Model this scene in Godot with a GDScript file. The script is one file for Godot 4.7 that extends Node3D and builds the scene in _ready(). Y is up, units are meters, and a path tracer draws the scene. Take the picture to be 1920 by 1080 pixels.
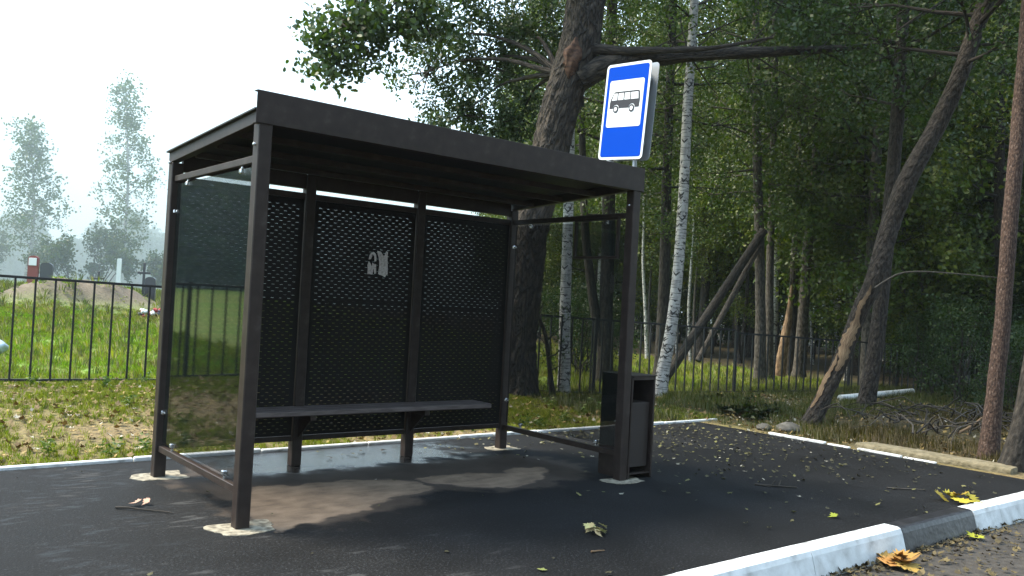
extends Node3D
# A roadside bus shelter at the edge of a wood, overcast day.
# Units are metres: x runs along the shelter, z towards the road, y is up; the pavement lies at y = 0.

var rng := RandomNumberGenerator.new()
var M := {}
var taken := {}

# ---------------------------------------------------------------- mesh builder
class MB:
	var v := PackedVector3Array()
	var n := PackedVector3Array()
	var uv := PackedVector2Array()
	var c := PackedColorArray()
	var i := PackedInt32Array()
	var col := Color.WHITE
	var coloured := false

	func vert(p: Vector3, nn: Vector3, u := Vector2.ZERO) -> int:
		v.append(p); n.append(nn); uv.append(u); c.append(col)
		return v.size() - 1

	func tri(a: int, b: int, d: int) -> void:
		# front faces run clockwise
		var g := (v[b] - v[a]).cross(v[d] - v[a])
		if g.dot(n[a] + n[b] + n[d]) > 0.0:
			i.append(a); i.append(d); i.append(b)
		else:
			i.append(a); i.append(b); i.append(d)

	func flat(pts: Array, out: Vector3) -> void:
		var nn: Vector3 = (pts[1] - pts[0]).cross(pts[2] - pts[0]).normalized()
		if nn.dot(out) < 0.0: nn = -nn
		var first := v.size()
		for p in pts: vert(p, nn, Vector2(p.x + p.z, p.y))
		for k in range(1, pts.size() - 1): tri(first, first + k, first + k + 1)

	func box(ce: Vector3, size: Vector3, b := Basis.IDENTITY, ch := 0.0) -> void:
		var h := size * 0.5
		ch = minf(ch, minf(h.x, minf(h.y, h.z)) * 0.9)
		if ch <= 0.0:
			for a in 3:
				for s in [-1.0, 1.0]:
					var o := Vector3.ZERO; o[a] = s
					var p := []
					for q in [[-1, -1], [1, -1], [1, 1], [-1, 1]]:
						var w := Vector3.ZERO
						w[a] = s * h[a]; w[(a + 1) % 3] = q[0] * h[(a + 1) % 3]; w[(a + 2) % 3] = q[1] * h[(a + 2) % 3]
						p.append(ce + b * w)
					flat(p, b * o)
			return
		var at := func(sg: Vector3, a: int) -> Vector3:
			var w := sg * (h - Vector3.ONE * ch)
			w[a] = sg[a] * h[a]
			return ce + b * w
		for a in 3:
			var e := (a + 1) % 3
			var f := (a + 2) % 3
			for s in [-1.0, 1.0]:
				var p := []
				for q in [[-1, -1], [1, -1], [1, 1], [-1, 1]]:
					var sg := Vector3.ZERO
					sg[a] = s; sg[e] = q[0]; sg[f] = q[1]
					p.append(at.call(sg, a))
				var o := Vector3.ZERO; o[a] = s
				flat(p, b * o)
			for se in [-1.0, 1.0]:
				for sf in [-1.0, 1.0]:
					var lo := Vector3.ZERO; lo[a] = -1; lo[e] = se; lo[f] = sf
					var hi := lo; hi[a] = 1
					var o := Vector3.ZERO; o[e] = se; o[f] = sf
					flat([at.call(lo, e), at.call(hi, e), at.call(hi, f), at.call(lo, f)], b * o)
		for sx in [-1.0, 1.0]:
			for sy in [-1.0, 1.0]:
				for sz in [-1.0, 1.0]:
					var sg := Vector3(sx, sy, sz)
					flat([at.call(sg, 0), at.call(sg, 1), at.call(sg, 2)], b * sg)

	# a bar from p to q with a rectangular section
	func bar(p: Vector3, q: Vector3, wide: float, tall: float, ch := 0.0) -> void:
		var d := (q - p).normalized()
		var side := d.cross(Vector3.UP)
		if side.length() < 0.01: side = Vector3.RIGHT
		side = side.normalized()
		box((p + q) * 0.5, Vector3(wide, tall, p.distance_to(q)), Basis(side, side.cross(-d).normalized(), -d), ch)

	# rows of vertices, each ring closed
	func skin(rings: Array, vs: PackedFloat32Array, wraps := 1.0) -> void:
		var cols: int = rings[0].size()
		var rows := rings.size()
		var first := v.size()
		for r in rows:
			var ra: PackedVector3Array = rings[maxi(r - 1, 0)]
			var rb: PackedVector3Array = rings[mini(r + 1, rows - 1)]
			var rr: PackedVector3Array = rings[r]
			var ce := Vector3.ZERO
			for p in rr: ce += p
			ce /= cols
			for k in cols + 1:
				var kk := k % cols
				var du := rr[(kk + 1) % cols] - rr[(kk + cols - 1) % cols]
				var dv := rb[kk] - ra[kk]
				var nn := du.cross(dv)
				nn = nn.normalized() if nn.length() > 1e-12 else (rr[kk] - ce).normalized()
				if nn.dot(rr[kk] - ce) < 0.0: nn = -nn
				vert(rr[kk], nn, Vector2(wraps * k / cols, vs[r]))
		for r in rows - 1:
			for k in cols:
				var a := first + r * (cols + 1) + k
				tri(a, a + 1, a + cols + 2)
				tri(a, a + cols + 2, a + cols + 1)

	# pts: [x, y, z, radius]; noise roughens the bark, ridge = [amplitude, count round, per metre]
	func tube(path: Array, sides: int, step: float, noise: FastNoiseLite = null, amp := 0.0, flare := 0.0) -> void:
		var pts: Array[Vector3] = []
		var rad: Array[float] = []
		for q in path:
			pts.append(Vector3(q[0], q[1], q[2])); rad.append(q[3])
		var m := pts.size()
		var ce: Array[Vector3] = []
		var rs: Array[float] = []
		for s in m - 1:
			var parts := maxi(1, int(ceil(pts[s].distance_to(pts[s + 1]) / step)))
			for k in parts:
				var t := float(k) / parts
				ce.append(pts[s].cubic_interpolate(pts[s + 1], pts[maxi(s - 1, 0)], pts[mini(s + 2, m - 1)], t))
				rs.append(lerpf(rad[s], rad[s + 1], t))
		ce.append(pts[m - 1]); rs.append(rad[m - 1])
		var rings := []
		var vs := PackedFloat32Array()
		var run := 0.0
		var side := Vector3.ZERO
		for k in ce.size():
			var d := (ce[mini(k + 1, ce.size() - 1)] - ce[maxi(k - 1, 0)]).normalized()
			if side == Vector3.ZERO:
				side = d.cross(Vector3.FORWARD if absf(d.z) < 0.9 else Vector3.RIGHT).normalized()
			side = (side - d * side.dot(d)).normalized()
			var up := d.cross(side)
			if k > 0: run += ce[k].distance_to(ce[k - 1])
			vs.append(run)
			var ring := PackedVector3Array()
			for j in sides:
				var an := TAU * j / sides
				var r := rs[k]
				if noise:
					var w := noise.get_noise_3d(cos(an) * r * 10.0, run * 1.3, sin(an) * r * 10.0)
					r *= 1.0 + amp * w
				if flare > 0.0:
					r *= 1.0 + flare * exp(-run * 5.0) * (0.5 + 0.5 * sin(an * 5.0 + 1.0))
				ring.append(ce[k] + (side * cos(an) + up * sin(an)) * r)
			rings.append(ring)
		skin(rings, vs, maxf(1.0, roundf(rs[0] * 6.0)))
		# close the ends
		for e in [0, ce.size() - 1]:
			var d := (ce[1] - ce[0]).normalized() if e == 0 else (ce[e - 1] - ce[e]).normalized()
			var ring: PackedVector3Array = rings[e]
			var a := vert(ce[e], -d)
			var f := v.size()
			for p in ring: vert(p, -d)
			for j in sides: tri(a, f + j, f + (j + 1) % sides)

	# an outline in the x-y plane pushed to a thickness along z, placed by a transform
	func slab(outline: PackedVector2Array, thick: float, t := Transform3D.IDENTITY) -> void:
		var idx := Geometry2D.triangulate_polygon(outline)
		for s in [-1.0, 1.0]:
			var nn: Vector3 = t.basis * Vector3(0, 0, s)
			var f := v.size()
			for p in outline: vert(t * Vector3(p.x, p.y, s * thick * 0.5), nn.normalized(), p)
			for k in range(0, idx.size(), 3): tri(f + idx[k], f + idx[k + 1], f + idx[k + 2])
		var ce := Vector2.ZERO
		for p in outline: ce += p
		ce /= outline.size()
		for k in outline.size():
			var p := outline[k]
			var q := outline[(k + 1) % outline.size()]
			var o := Vector2(q.y - p.y, p.x - q.x)
			if Geometry2D.is_polygon_clockwise(outline): o = -o
			flat([t * Vector3(p.x, p.y, -thick * 0.5), t * Vector3(q.x, q.y, -thick * 0.5), t * Vector3(q.x, q.y, thick * 0.5), t * Vector3(p.x, p.y, thick * 0.5)], t.basis * Vector3(o.x, o.y, 0))

	# an upright rectangular frame in the y-z plane
	static func new_frame(w: float, h: float, bar_: float, deep: float) -> ArrayMesh:
		var s := MB.new()
		for k in [-1.0, 1.0]:
			s.box(Vector3(0, k * (h - bar_) * 0.5, 0), Vector3(deep, bar_, w), Basis.IDENTITY, 0.002)
			s.box(Vector3(0, 0, k * (w - bar_) * 0.5), Vector3(deep - 0.002, h - bar_ * 2.0, bar_), Basis.IDENTITY, 0.002)
		return s.mesh()

	func mesh() -> ArrayMesh:
		var a := []
		a.resize(Mesh.ARRAY_MAX)
		a[Mesh.ARRAY_VERTEX] = v; a[Mesh.ARRAY_NORMAL] = n; a[Mesh.ARRAY_TEX_UV] = uv; a[Mesh.ARRAY_INDEX] = i
		if coloured: a[Mesh.ARRAY_COLOR] = c
		var m := ArrayMesh.new()
		m.add_surface_from_arrays(Mesh.PRIMITIVE_TRIANGLES, a)
		return m

# ---------------------------------------------------------------- scene helpers
func numbered(called: String) -> String:
	var k: int = taken.get(called, 0)
	taken[called] = k + 1
	return called if k == 0 else "%s_%03d" % [called, k]

func tag(o: Node, label := "", category := "", group := "", kind := "") -> Node:
	if label: o.set_meta("label", label)
	if category: o.set_meta("category", category)
	if group: o.set_meta("group", group)
	if kind: o.set_meta("kind", kind)
	return o

func thing(called: String, at := Vector3.ZERO, label := "", category := "", group := "", kind := "") -> Node3D:
	var o := Node3D.new()
	o.name = numbered(called)
	add_child(o)
	o.position = at
	tag(o, label, category, group, kind)
	return o

func put(mesh: Mesh, called: String, m: Material, parent: Node = self, at := Vector3.ZERO) -> MeshInstance3D:
	var o := MeshInstance3D.new()
	o.mesh = mesh
	o.material_override = m
	o.name = numbered(called) if parent == self else called
	parent.add_child(o, true)
	o.position = at
	return o

func bx(called: String, m: Material, parent: Node, ce: Vector3, size: Vector3, ch := 0.004, b := Basis.IDENTITY) -> MeshInstance3D:
	var s := MB.new()
	s.box(Vector3.ZERO, size, b, ch)
	return put(s.mesh(), called, m, parent, ce)

func many(called: String, mesh: Mesh, m: Material, parent: Node, ts: Array, cs: PackedColorArray) -> MultiMeshInstance3D:
	var mm := MultiMesh.new()
	mm.transform_format = MultiMesh.TRANSFORM_3D
	mm.use_colors = true
	mm.mesh = mesh
	mm.instance_count = ts.size()
	for k in ts.size():
		mm.set_instance_transform(k, ts[k])
		mm.set_instance_color(k, cs[k])
	var o := MultiMeshInstance3D.new()
	o.multimesh = mm
	o.material_override = m
	o.name = numbered(called) if parent == self else called
	parent.add_child(o, true)
	return o

# ---------------------------------------------------------------- textures and materials
func lin(r: float, g: float, b: float) -> Color:
	return Color(r, g, b).linear_to_srgb()

func fnl(sd: int, freq: float, oct := 4, type := FastNoiseLite.TYPE_SIMPLEX_SMOOTH, ridged := false) -> FastNoiseLite:
	var f := FastNoiseLite.new()
	f.seed = sd; f.frequency = freq; f.noise_type = type
	f.fractal_type = FastNoiseLite.FRACTAL_RIDGED if ridged else FastNoiseLite.FRACTAL_FBM
	f.fractal_octaves = oct
	return f

# seamless noise, remapped through a gradient of linear colours
func noise_tex(w: int, h: int, f: FastNoiseLite, ramp: Array) -> ImageTexture:
	var src := f.get_seamless_image(w, h)
	src.convert(Image.FORMAT_L8)
	var d := src.get_data()
	var lut := []
	for k in 256:
		var t := k / 255.0 * (ramp.size() - 1)
		var a := mini(int(t), ramp.size() - 2)
		var q: Color = (ramp[a] as Color).lerp(ramp[a + 1], t - a).linear_to_srgb()
		lut.append([int(clampf(q.r, 0, 1) * 255), int(clampf(q.g, 0, 1) * 255), int(clampf(q.b, 0, 1) * 255)])
	var o := PackedByteArray()
	o.resize(d.size() * 3)
	for k in d.size():
		var q = lut[d[k]]
		o[k * 3] = q[0]; o[k * 3 + 1] = q[1]; o[k * 3 + 2] = q[2]
	return ImageTexture.create_from_image(Image.create_from_data(w, h, false, Image.FORMAT_RGB8, o))

func noise_grey(w: int, h: int, f: FastNoiseLite) -> Image:
	var src := f.get_seamless_image(w, h)
	src.convert(Image.FORMAT_L8)
	return src

func bump_tex(w: int, h: int, f: FastNoiseLite, strength: float) -> ImageTexture:
	var im := noise_grey(w, h, f)
	im.convert(Image.FORMAT_RGBA8)
	im.bump_map_to_normal_map(strength)
	return ImageTexture.create_from_image(im)

func mat(called: String, colour: Color, rough := 0.7, metal := 0.0) -> StandardMaterial3D:
	var m := StandardMaterial3D.new()
	m.resource_name = called
	m.albedo_color = colour
	m.roughness = rough
	m.metallic = metal
	M[called] = m
	return m

func tri_map(m: StandardMaterial3D, tex: Texture2D, sc: float, world := true) -> void:
	m.albedo_texture = tex
	m.uv1_triplanar = true
	m.uv1_world_triplanar = world
	m.uv1_scale = Vector3.ONE * sc

func make_birch_bark() -> ImageTexture:
	var w := 512
	var h := 1024
	var a := fnl(11, 0.012, 4)
	var im := a.get_seamless_image(w, h)
	im.convert(Image.FORMAT_RGB8)
	var f2 := fnl(12, 0.05, 3)
	for y in h:
		for x in w:
			var t := im.get_pixel(x, y).r
			var g := 0.25 + 0.22 * t + 0.06 * f2.get_noise_2d(x * 0.3, y * 2.0)
			im.set_pixel(x, y, Color(g * 1.0, g * 0.97, g * 0.92).linear_to_srgb())
	var r := RandomNumberGenerator.new()
	r.seed = 5
	for k in 300:   # lenticels and black scars
		var cx := r.randi_range(0, w - 1)
		var cy := r.randi_range(0, h - 1)
		var big := r.randf() < 0.3
		var half := r.randi_range(16, 70) if big else r.randi_range(10, 90)
		var thick := r.randf_range(5, 18) if big else r.randf_range(1.5, 4.5)
		for dx in range(-half, half + 1):
			var e := sqrt(1.0 - pow(float(dx) / (half + 1), 2.0))
			var th := thick * e * (0.6 + 0.5 * f2.get_noise_2d(dx * 3.0 + cx, cy))
			var drop := (absf(dx) * 0.45 if big else 0.0)
			for dy in range(int(-th), int(th) + 1):
				var x := posmod(cx + dx, w)
				var y := posmod(cy + dy + int(drop), h)
				var k2 := 0.012 + 0.02 * r.randf()
				im.set_pixel(x, y, Color(k2, k2 * 0.95, k2 * 0.9).linear_to_srgb())
	return ImageTexture.create_from_image(im)

func make_materials() -> void:
	var t: StandardMaterial3D
	# painted steel of the shelter: dark chocolate brown, slightly uneven gloss
	t = mat("steel_paint", Color.WHITE, 1.0)
	tri_map(t, noise_tex(256, 256, fnl(21, 0.02, 5), [Color(.020, .0135, .0115), Color(.025, .017, .0145), Color(.029, .020, .017), Color(.034, .024, .0205), Color(.05, .039, .034)]), 1.7, false)
	t.roughness = 0.46
	t.metallic_specular = 0.4
	t.normal_enabled = true
	t.normal_texture = bump_tex(256, 256, fnl(22, 0.12, 3), 1.0)
	t.normal_scale = 0.12
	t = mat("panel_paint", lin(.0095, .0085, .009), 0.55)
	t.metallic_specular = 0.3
	t = mat("roof_sheet", lin(.02, .018, .019), 0.5)
	t = mat("bin_panel", lin(.026, .0185, .016), 0.6)
	t = mat("black_void", lin(.006, .006, .006), 0.8)
	t = mat("bench_wood", Color.WHITE, 0.55)
	var wood := fnl(23, 0.012, 4)
	t.albedo_texture = noise_tex(512, 256, wood, [Color(.08, .064, .062), Color(.13, .107, .104), Color(.18, .15, .147)])
	t.uv1_triplanar = true
	t.uv1_scale = Vector3(0.7, 9.0, 9.0)
	t = mat("glass", Color(.05, .085, .085, .36), 0.03)
	t.transparency = BaseMaterial3D.TRANSPARENCY_ALPHA
	t.metallic_specular = 0.4
	t = mat("clear_glass", Color(.10, .15, .15, .22), 0.03)
	t.transparency = BaseMaterial3D.TRANSPARENCY_ALPHA
	mat("bright_steel", lin(.62, .63, .64), 0.25, 0.9)
	mat("sign_white", lin(.74, .76, .78), 0.35)
	mat("sign_blue", lin(.0006, .055, .44), 0.5).metallic_specular = 0.15
	mat("sign_black", lin(.02, .017, .02), 0.4)
	mat("sign_back", lin(.36, .38, .40), 0.45, 0.6)
	t = mat("torn_paper", Color.WHITE, 0.9)
	tri_map(t, noise_tex(128, 128, fnl(24, 0.06, 3), [Color(.34, .30, .30), Color(.62, .60, .61), Color(.74, .73, .74)]), 6.0, false)
	# concrete
	t = mat("footing_concrete", Color.WHITE, 0.9)
	tri_map(t, noise_tex(256, 256, fnl(25, 0.03, 5), [Color(.06, .05, .036), Color(.16, .14, .105), Color(.29, .26, .20), Color(.36, .33, .265)]), 2.0)
	t = mat("old_concrete", Color.WHITE, 0.92)
	tri_map(t, noise_tex(256, 256, fnl(26, 0.025, 5), [Color(.10, .085, .045), Color(.20, .165, .10), Color(.27, .23, .15)]), 1.3)
	t.normal_enabled = true
	t.normal_texture = bump_tex(256, 256, fnl(27, 0.06, 4), 3.0)
	t = mat("white_paint", Color.WHITE, 0.6)
	tri_map(t, noise_tex(512, 512, fnl(28, 0.012, 5), [Color(.26, .26, .25), Color(.58, .59, .59), Color(.72, .74, .75), Color(.78, .80, .81)]), 0.8)
	t.normal_enabled = true
	t.normal_texture = bump_tex(256, 256, fnl(29, 0.05, 4), 2.0)
	t.normal_scale = 0.35
	t = mat("black_paint", Color.WHITE, 0.38)
	tri_map(t, noise_tex(256, 256, fnl(30, 0.02, 4), [Color(.012, .012, .014), Color(.02, .02, .024), Color(.034, .034, .038)]), 1.2)
	t.normal_enabled = true
	t.normal_texture = bump_tex(256, 256, fnl(31, 0.05, 4), 2.0)
	t.normal_scale = 0.3
	# road
	t = mat("road_asphalt", Color.WHITE, 0.75)
	tri_map(t, noise_tex(512, 512, fnl(32, 0.03, 6), [Color(.02, .017, .014), Color(.036, .030, .025), Color(.05, .043, .036), Color(.07, .06, .05)]), 0.7)
	t.normal_enabled = true
	t.normal_texture = bump_tex(512, 512, fnl(33, 0.25, 2), 3.0)
	t.normal_scale = 0.5
	# ground: the vertex colour says which ground it is, the texture its grain
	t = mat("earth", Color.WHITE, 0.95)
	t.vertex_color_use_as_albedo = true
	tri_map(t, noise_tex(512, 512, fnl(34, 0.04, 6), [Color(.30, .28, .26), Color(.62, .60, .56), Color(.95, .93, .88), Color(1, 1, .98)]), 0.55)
	t.normal_enabled = true
	t.normal_texture = bump_tex(512, 512, fnl(35, 0.08, 5), 5.0)
	# vegetation: copies carry their own tint
	for q in [["leaf", 0.5, Color(.75, .85, .32)], ["grass", 0.6, Color(.8, .95, .3)], ["litter", 0.75, Color(.2, .18, .1)]]:
		t = mat(q[0], Color.WHITE, q[1])
		t.vertex_color_use_as_albedo = true
		t.cull_mode = BaseMaterial3D.CULL_DISABLED
		t.backlight_enabled = true
		t.backlight = q[2]
	# barks
	t = mat("birch_bark", Color.WHITE, 0.75)
	t.albedo_texture = make_birch_bark()
	t.uv1_scale = Vector3(1, 0.5, 1)
	t = mat("oak_bark", Color.WHITE, 0.9)
	t.albedo_texture = noise_tex(512, 512, fnl(36, 0.02, 5, FastNoiseLite.TYPE_SIMPLEX_SMOOTH, true), [Color(.10, .075, .055), Color(.062, .046, .034), Color(.022, .017, .013), Color(.006, .0045, .004)])
	t.uv1_scale = Vector3(1, 0.32, 1)
	t.normal_enabled = true
	t.normal_texture = bump_tex(512, 512, fnl(36, 0.02, 5, FastNoiseLite.TYPE_SIMPLEX_SMOOTH, true), 14.0)
	t = mat("dark_bark", Color.WHITE, 0.9)
	t.albedo_texture = noise_tex(256, 512, fnl(37, 0.025, 5), [Color(.006, .005, .004), Color(.018, .0145, .011), Color(.038, .031, .024), Color(.070, .061, .048)])
	t.uv1_scale = Vector3(2, 0.5, 1)
	t.normal_enabled = true
	t.normal_texture = bump_tex(256, 512, fnl(38, 0.03, 5), 5.0)
	t = mat("brown_bark", Color.WHITE, 0.92)
	t.albedo_texture = noise_tex(256, 512, fnl(46, 0.03, 5), [Color(.006, .004, .003), Color(.017, .012, .009), Color(.04, .030, .022), Color(.075, .06, .046)])
	t.uv1_scale = Vector3(2, 0.45, 1)
	t.normal_enabled = true
	t.normal_texture = bump_tex(256, 512, fnl(46, 0.03, 5), 12.0)
	t = mat("grey_bark", Color.WHITE, 0.9)
	t.albedo_texture = noise_tex(256, 512, fnl(39, 0.025, 5), [Color(.012, .010, .008), Color(.038, .032, .026), Color(.085, .073, .06), Color(.15, .132, .11)])
	t.uv1_scale = Vector3(2, 0.6, 1)
	t.normal_enabled = true
	t.normal_texture = bump_tex(256, 512, fnl(40, 0.03, 5), 5.0)
	t = mat("pine_bark", Color.WHITE, 0.9)
	t.albedo_texture = noise_tex(256, 512, fnl(41, 0.04, 4), [Color(.012, .008, .006), Color(.042, .023, .016), Color(.085, .048, .033), Color(.20, .15, .125)])
	t.uv1_scale = Vector3(2, 0.8, 1)
	t.normal_enabled = true
	t.normal_texture = bump_tex(256, 512, fnl(42, 0.05, 4), 5.0)
	t = mat("torn_wood", Color.WHITE, 0.8)
	t.albedo_texture = noise_tex(128, 512, fnl(43, 0.03, 4), [Color(.05, .028, .014), Color(.17, .105, .055), Color(.33, .235, .14)])
	t.uv1_scale = Vector3(3, 0.4, 1)
	t = mat("wound_wood", Color.WHITE, 0.85)
	tri_map(t, noise_tex(128, 256, fnl(44, 0.04, 4), [Color(.02, .012, .008), Color(.075, .034, .018), Color(.14, .07, .042)]), 2.0, false)
	t = mat("fence_steel", lin(.012, .012, .013), 0.5)
	mat("grave_black", lin(.03, .032, .037), 0.3)
	mat("grave_red", lin(.18, .04, .03), 0.6)
	mat("grave_white", lin(.62, .62, .60), 0.6)
	mat("wreath_red", lin(.35, .04, .04), 0.8)
	mat("bag_plastic", lin(.45, .55, .62), 0.4)
	mat("white_pipe", lin(.66, .67, .66), 0.5)
	mat("stone_grey", Color.WHITE, 0.9)
	tri_map(M.stone_grey, noise_tex(128, 128, fnl(45, 0.05, 4), [Color(.04, .036, .03), Color(.09, .083, .072), Color(.15, .14, .12)]), 2.5)
	mat("yellow_leaf", lin(.40, .21, .02), 0.6)
	for q in ["yellow_leaf"]:
		M[q].cull_mode = BaseMaterial3D.CULL_DISABLED

# ---------------------------------------------------------------- the lie of the land
var hn := fnl(61, 0.35, 3)
var zn := fnl(62, 0.5, 4)
var zf := fnl(63, 2.2, 3)

func fence_z(x: float) -> float:
	return -5.41 + (x - 0.265) * 0.1382

func ground_y(x: float, z: float) -> float:
	var far := Vector2(x, z).distance_to(Vector2(-1.9, 4.66))
	var y := 0.2 * smoothstep(-2.2, -5.2, z) * (1.0 - smoothstep(2.0, 8.5, x)) + 0.03 * smoothstep(-2.2, -3.0, z)
	y += 1.0 * smoothstep(30.0, 58.0, far) * (1.0 - smoothstep(16.0, 34.0, x))
	y += 0.035 * hn.get_noise_2d(x, z) * smoothstep(0.0, 0.8, maxf(-2.2 - z, x - 6.7))
	y += 0.10 * smoothstep(7.2, 9.5, x) * smoothstep(1.9, 0.4, z) * smoothstep(-4.0, -2.0, z)
	# bank of dug soil beyond the lawn
	var q := Vector2(x - 5.9, z + 31.0).rotated(-0.21)
	y += 1.12 * exp(-pow(absf(q.x) / 2.7, 3.0) - pow(q.y / 1.7, 2.0)) * (1.0 + 0.25 * hn.get_noise_2d(x * 2.0, z * 2.0))
	if x < 6.62 and z > -2.11: y = minf(y, -0.09)
	if z > 1.88: y = minf(y, -0.45)
	return y

func lawnness(x: float, z: float) -> float:
	return smoothstep(0.25, -0.35, z - fence_z(x)) * (1.0 - smoothstep(11.5, 16.0, x + 0.15 * z))

func ground_c(x: float, z: float) -> Color:
	var a := 0.5 + 0.7 * zn.get_noise_2d(x, z)
	var b := 0.5 + 0.7 * zf.get_noise_2d(x, z)
	var verge := Color(.24, .175, .09).lerp(Color(.16, .16, .03), clampf(a * 0.8 + b * 0.3 - 0.15, 0, 1))
	var lawn := Color(.16, .30, .03).lerp(Color(.30, .27, .08), clampf(b * 0.9 - 0.2 + 0.4 * (a - 0.5), 0, 1))
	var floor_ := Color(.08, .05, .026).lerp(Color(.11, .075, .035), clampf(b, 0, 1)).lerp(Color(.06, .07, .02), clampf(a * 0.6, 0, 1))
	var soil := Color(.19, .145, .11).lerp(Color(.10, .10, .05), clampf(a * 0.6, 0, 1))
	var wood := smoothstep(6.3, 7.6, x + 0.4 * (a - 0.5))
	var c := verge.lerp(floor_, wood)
	c = c.lerp(lawn, lawnness(x, z))
	var q := Vector2(x - 5.9, z + 31.0).rotated(-0.21)
	c = c.lerp(soil, clampf(1.6 * exp(-pow(absf(q.x) / 3.6, 2.0) - pow(q.y / 2.0, 2.0)), 0, 1))
	return c

func lines(stops: Array) -> PackedFloat32Array:
	# [from, step, from, step, ..., to]
	var o := PackedFloat32Array()
	for k in range(0, stops.size() - 2, 2):
		var p: float = stops[k]
		var parts := maxi(1, int(roundf((stops[k + 2] - p) / stops[k + 1])))
		for j in parts: o.append(lerpf(p, stops[k + 2], float(j) / parts))
	o.append(stops[stops.size() - 1])
	return o

func build_ground() -> void:
	var xs := lines([-420.0, 60.0, -60.0, 12.0, -12.0, 0.8, -4.0, 0.14, 6.60, 0.03, 6.66, 0.14, 13.0, 0.5, 30.0, 4.0, 70.0, 40.0, 430.0])
	var zs := lines([-430.0, 45.0, -70.0, 4.0, -38.0, 0.5, -8.0, 0.14, -2.16, 0.06, -2.10, 0.2, 1.84, 0.08, 2.0, 5.0, 12.0, 50.0, 430.0])
	var g := MB.new()
	g.coloured = true
	for z in zs:
		for x in xs:
			var e := 0.12
			var y := ground_y(x, z)
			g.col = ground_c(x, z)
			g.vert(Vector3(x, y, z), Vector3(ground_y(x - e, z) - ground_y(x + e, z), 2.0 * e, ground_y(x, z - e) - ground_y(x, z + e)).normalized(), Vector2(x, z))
	var w := xs.size()
	for r in zs.size() - 1:
		for k in w - 1:
			var a := r * w + k
			g.tri(a, a + 1, a + w + 1)
			g.tri(a, a + w + 1, a + w)
	tag(put(g.mesh(), "ground", M.earth), "", "", "", "structure")

const SAND = [Vector2(0.45, -0.95), Vector2(0.76, -0.85), Vector2(1.11, -0.86), Vector2(1.43, -0.73), Vector2(1.52, -0.60), Vector2(1.57, -0.43), Vector2(1.51, -0.35), Vector2(1.21, -0.27), Vector2(0.98, -0.19), Vector2(0.85, -0.06), Vector2(0.67, -0.02), Vector2(0.52, 0.05), Vector2(0.40, 0.09), Vector2(0.28, 0.10), Vector2(0.15, 0.15), Vector2(0.09, -0.07), Vector2(0.21, -0.47)]
const SAND_LOBE = [Vector2(1.63, -0.73), Vector2(2.14, -0.68), Vector2(2.36, -0.58), Vector2(2.57, -0.75), Vector2(2.81, -0.65), Vector2(2.58, -0.33), Vector2(2.40, -0.26), Vector2(2.08, -0.14), Vector2(1.86, -0.27), Vector2(1.62, -0.48)]
const DIRT = [Vector2(-0.02, -1.28), Vector2(0.15, -0.85), Vector2(0.16, -0.45), Vector2(0.05, -0.29), Vector2(0.14, -0.10), Vector2(0.41, 0.17), Vector2(1.12, -0.06), Vector2(1.60, -0.34), Vector2(2.17, -0.02), Vector2(2.93, -0.25), Vector2(3.20, -0.66), Vector2(2.96, -1.24), Vector2(1.85, -1.23), Vector2(1.21, -1.28), Vector2(0.67, -1.42), Vector2(0.40, -1.76)]

func far_from(p: Vector2, poly: Array) -> float:
	var d := 9.0
	var inside := false
	var m := poly.size()
	for k in m:
		var a: Vector2 = poly[k]
		var b: Vector2 = poly[(k + 1) % m]
		d = minf(d, p.distance_to(Geometry2D.get_closest_point_to_segment(p, a, b)))
		if (a.y > p.y) != (b.y > p.y) and p.x < (b.x - a.x) * (p.y - a.y) / (b.y - a.y) + a.x: inside = not inside
	return -d if inside else d

const PAD_X0 := -1.6
const PAD_X1 := 6.6
const PAD_Z0 := -2.09
const PAD_Z1 := 1.83

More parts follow.
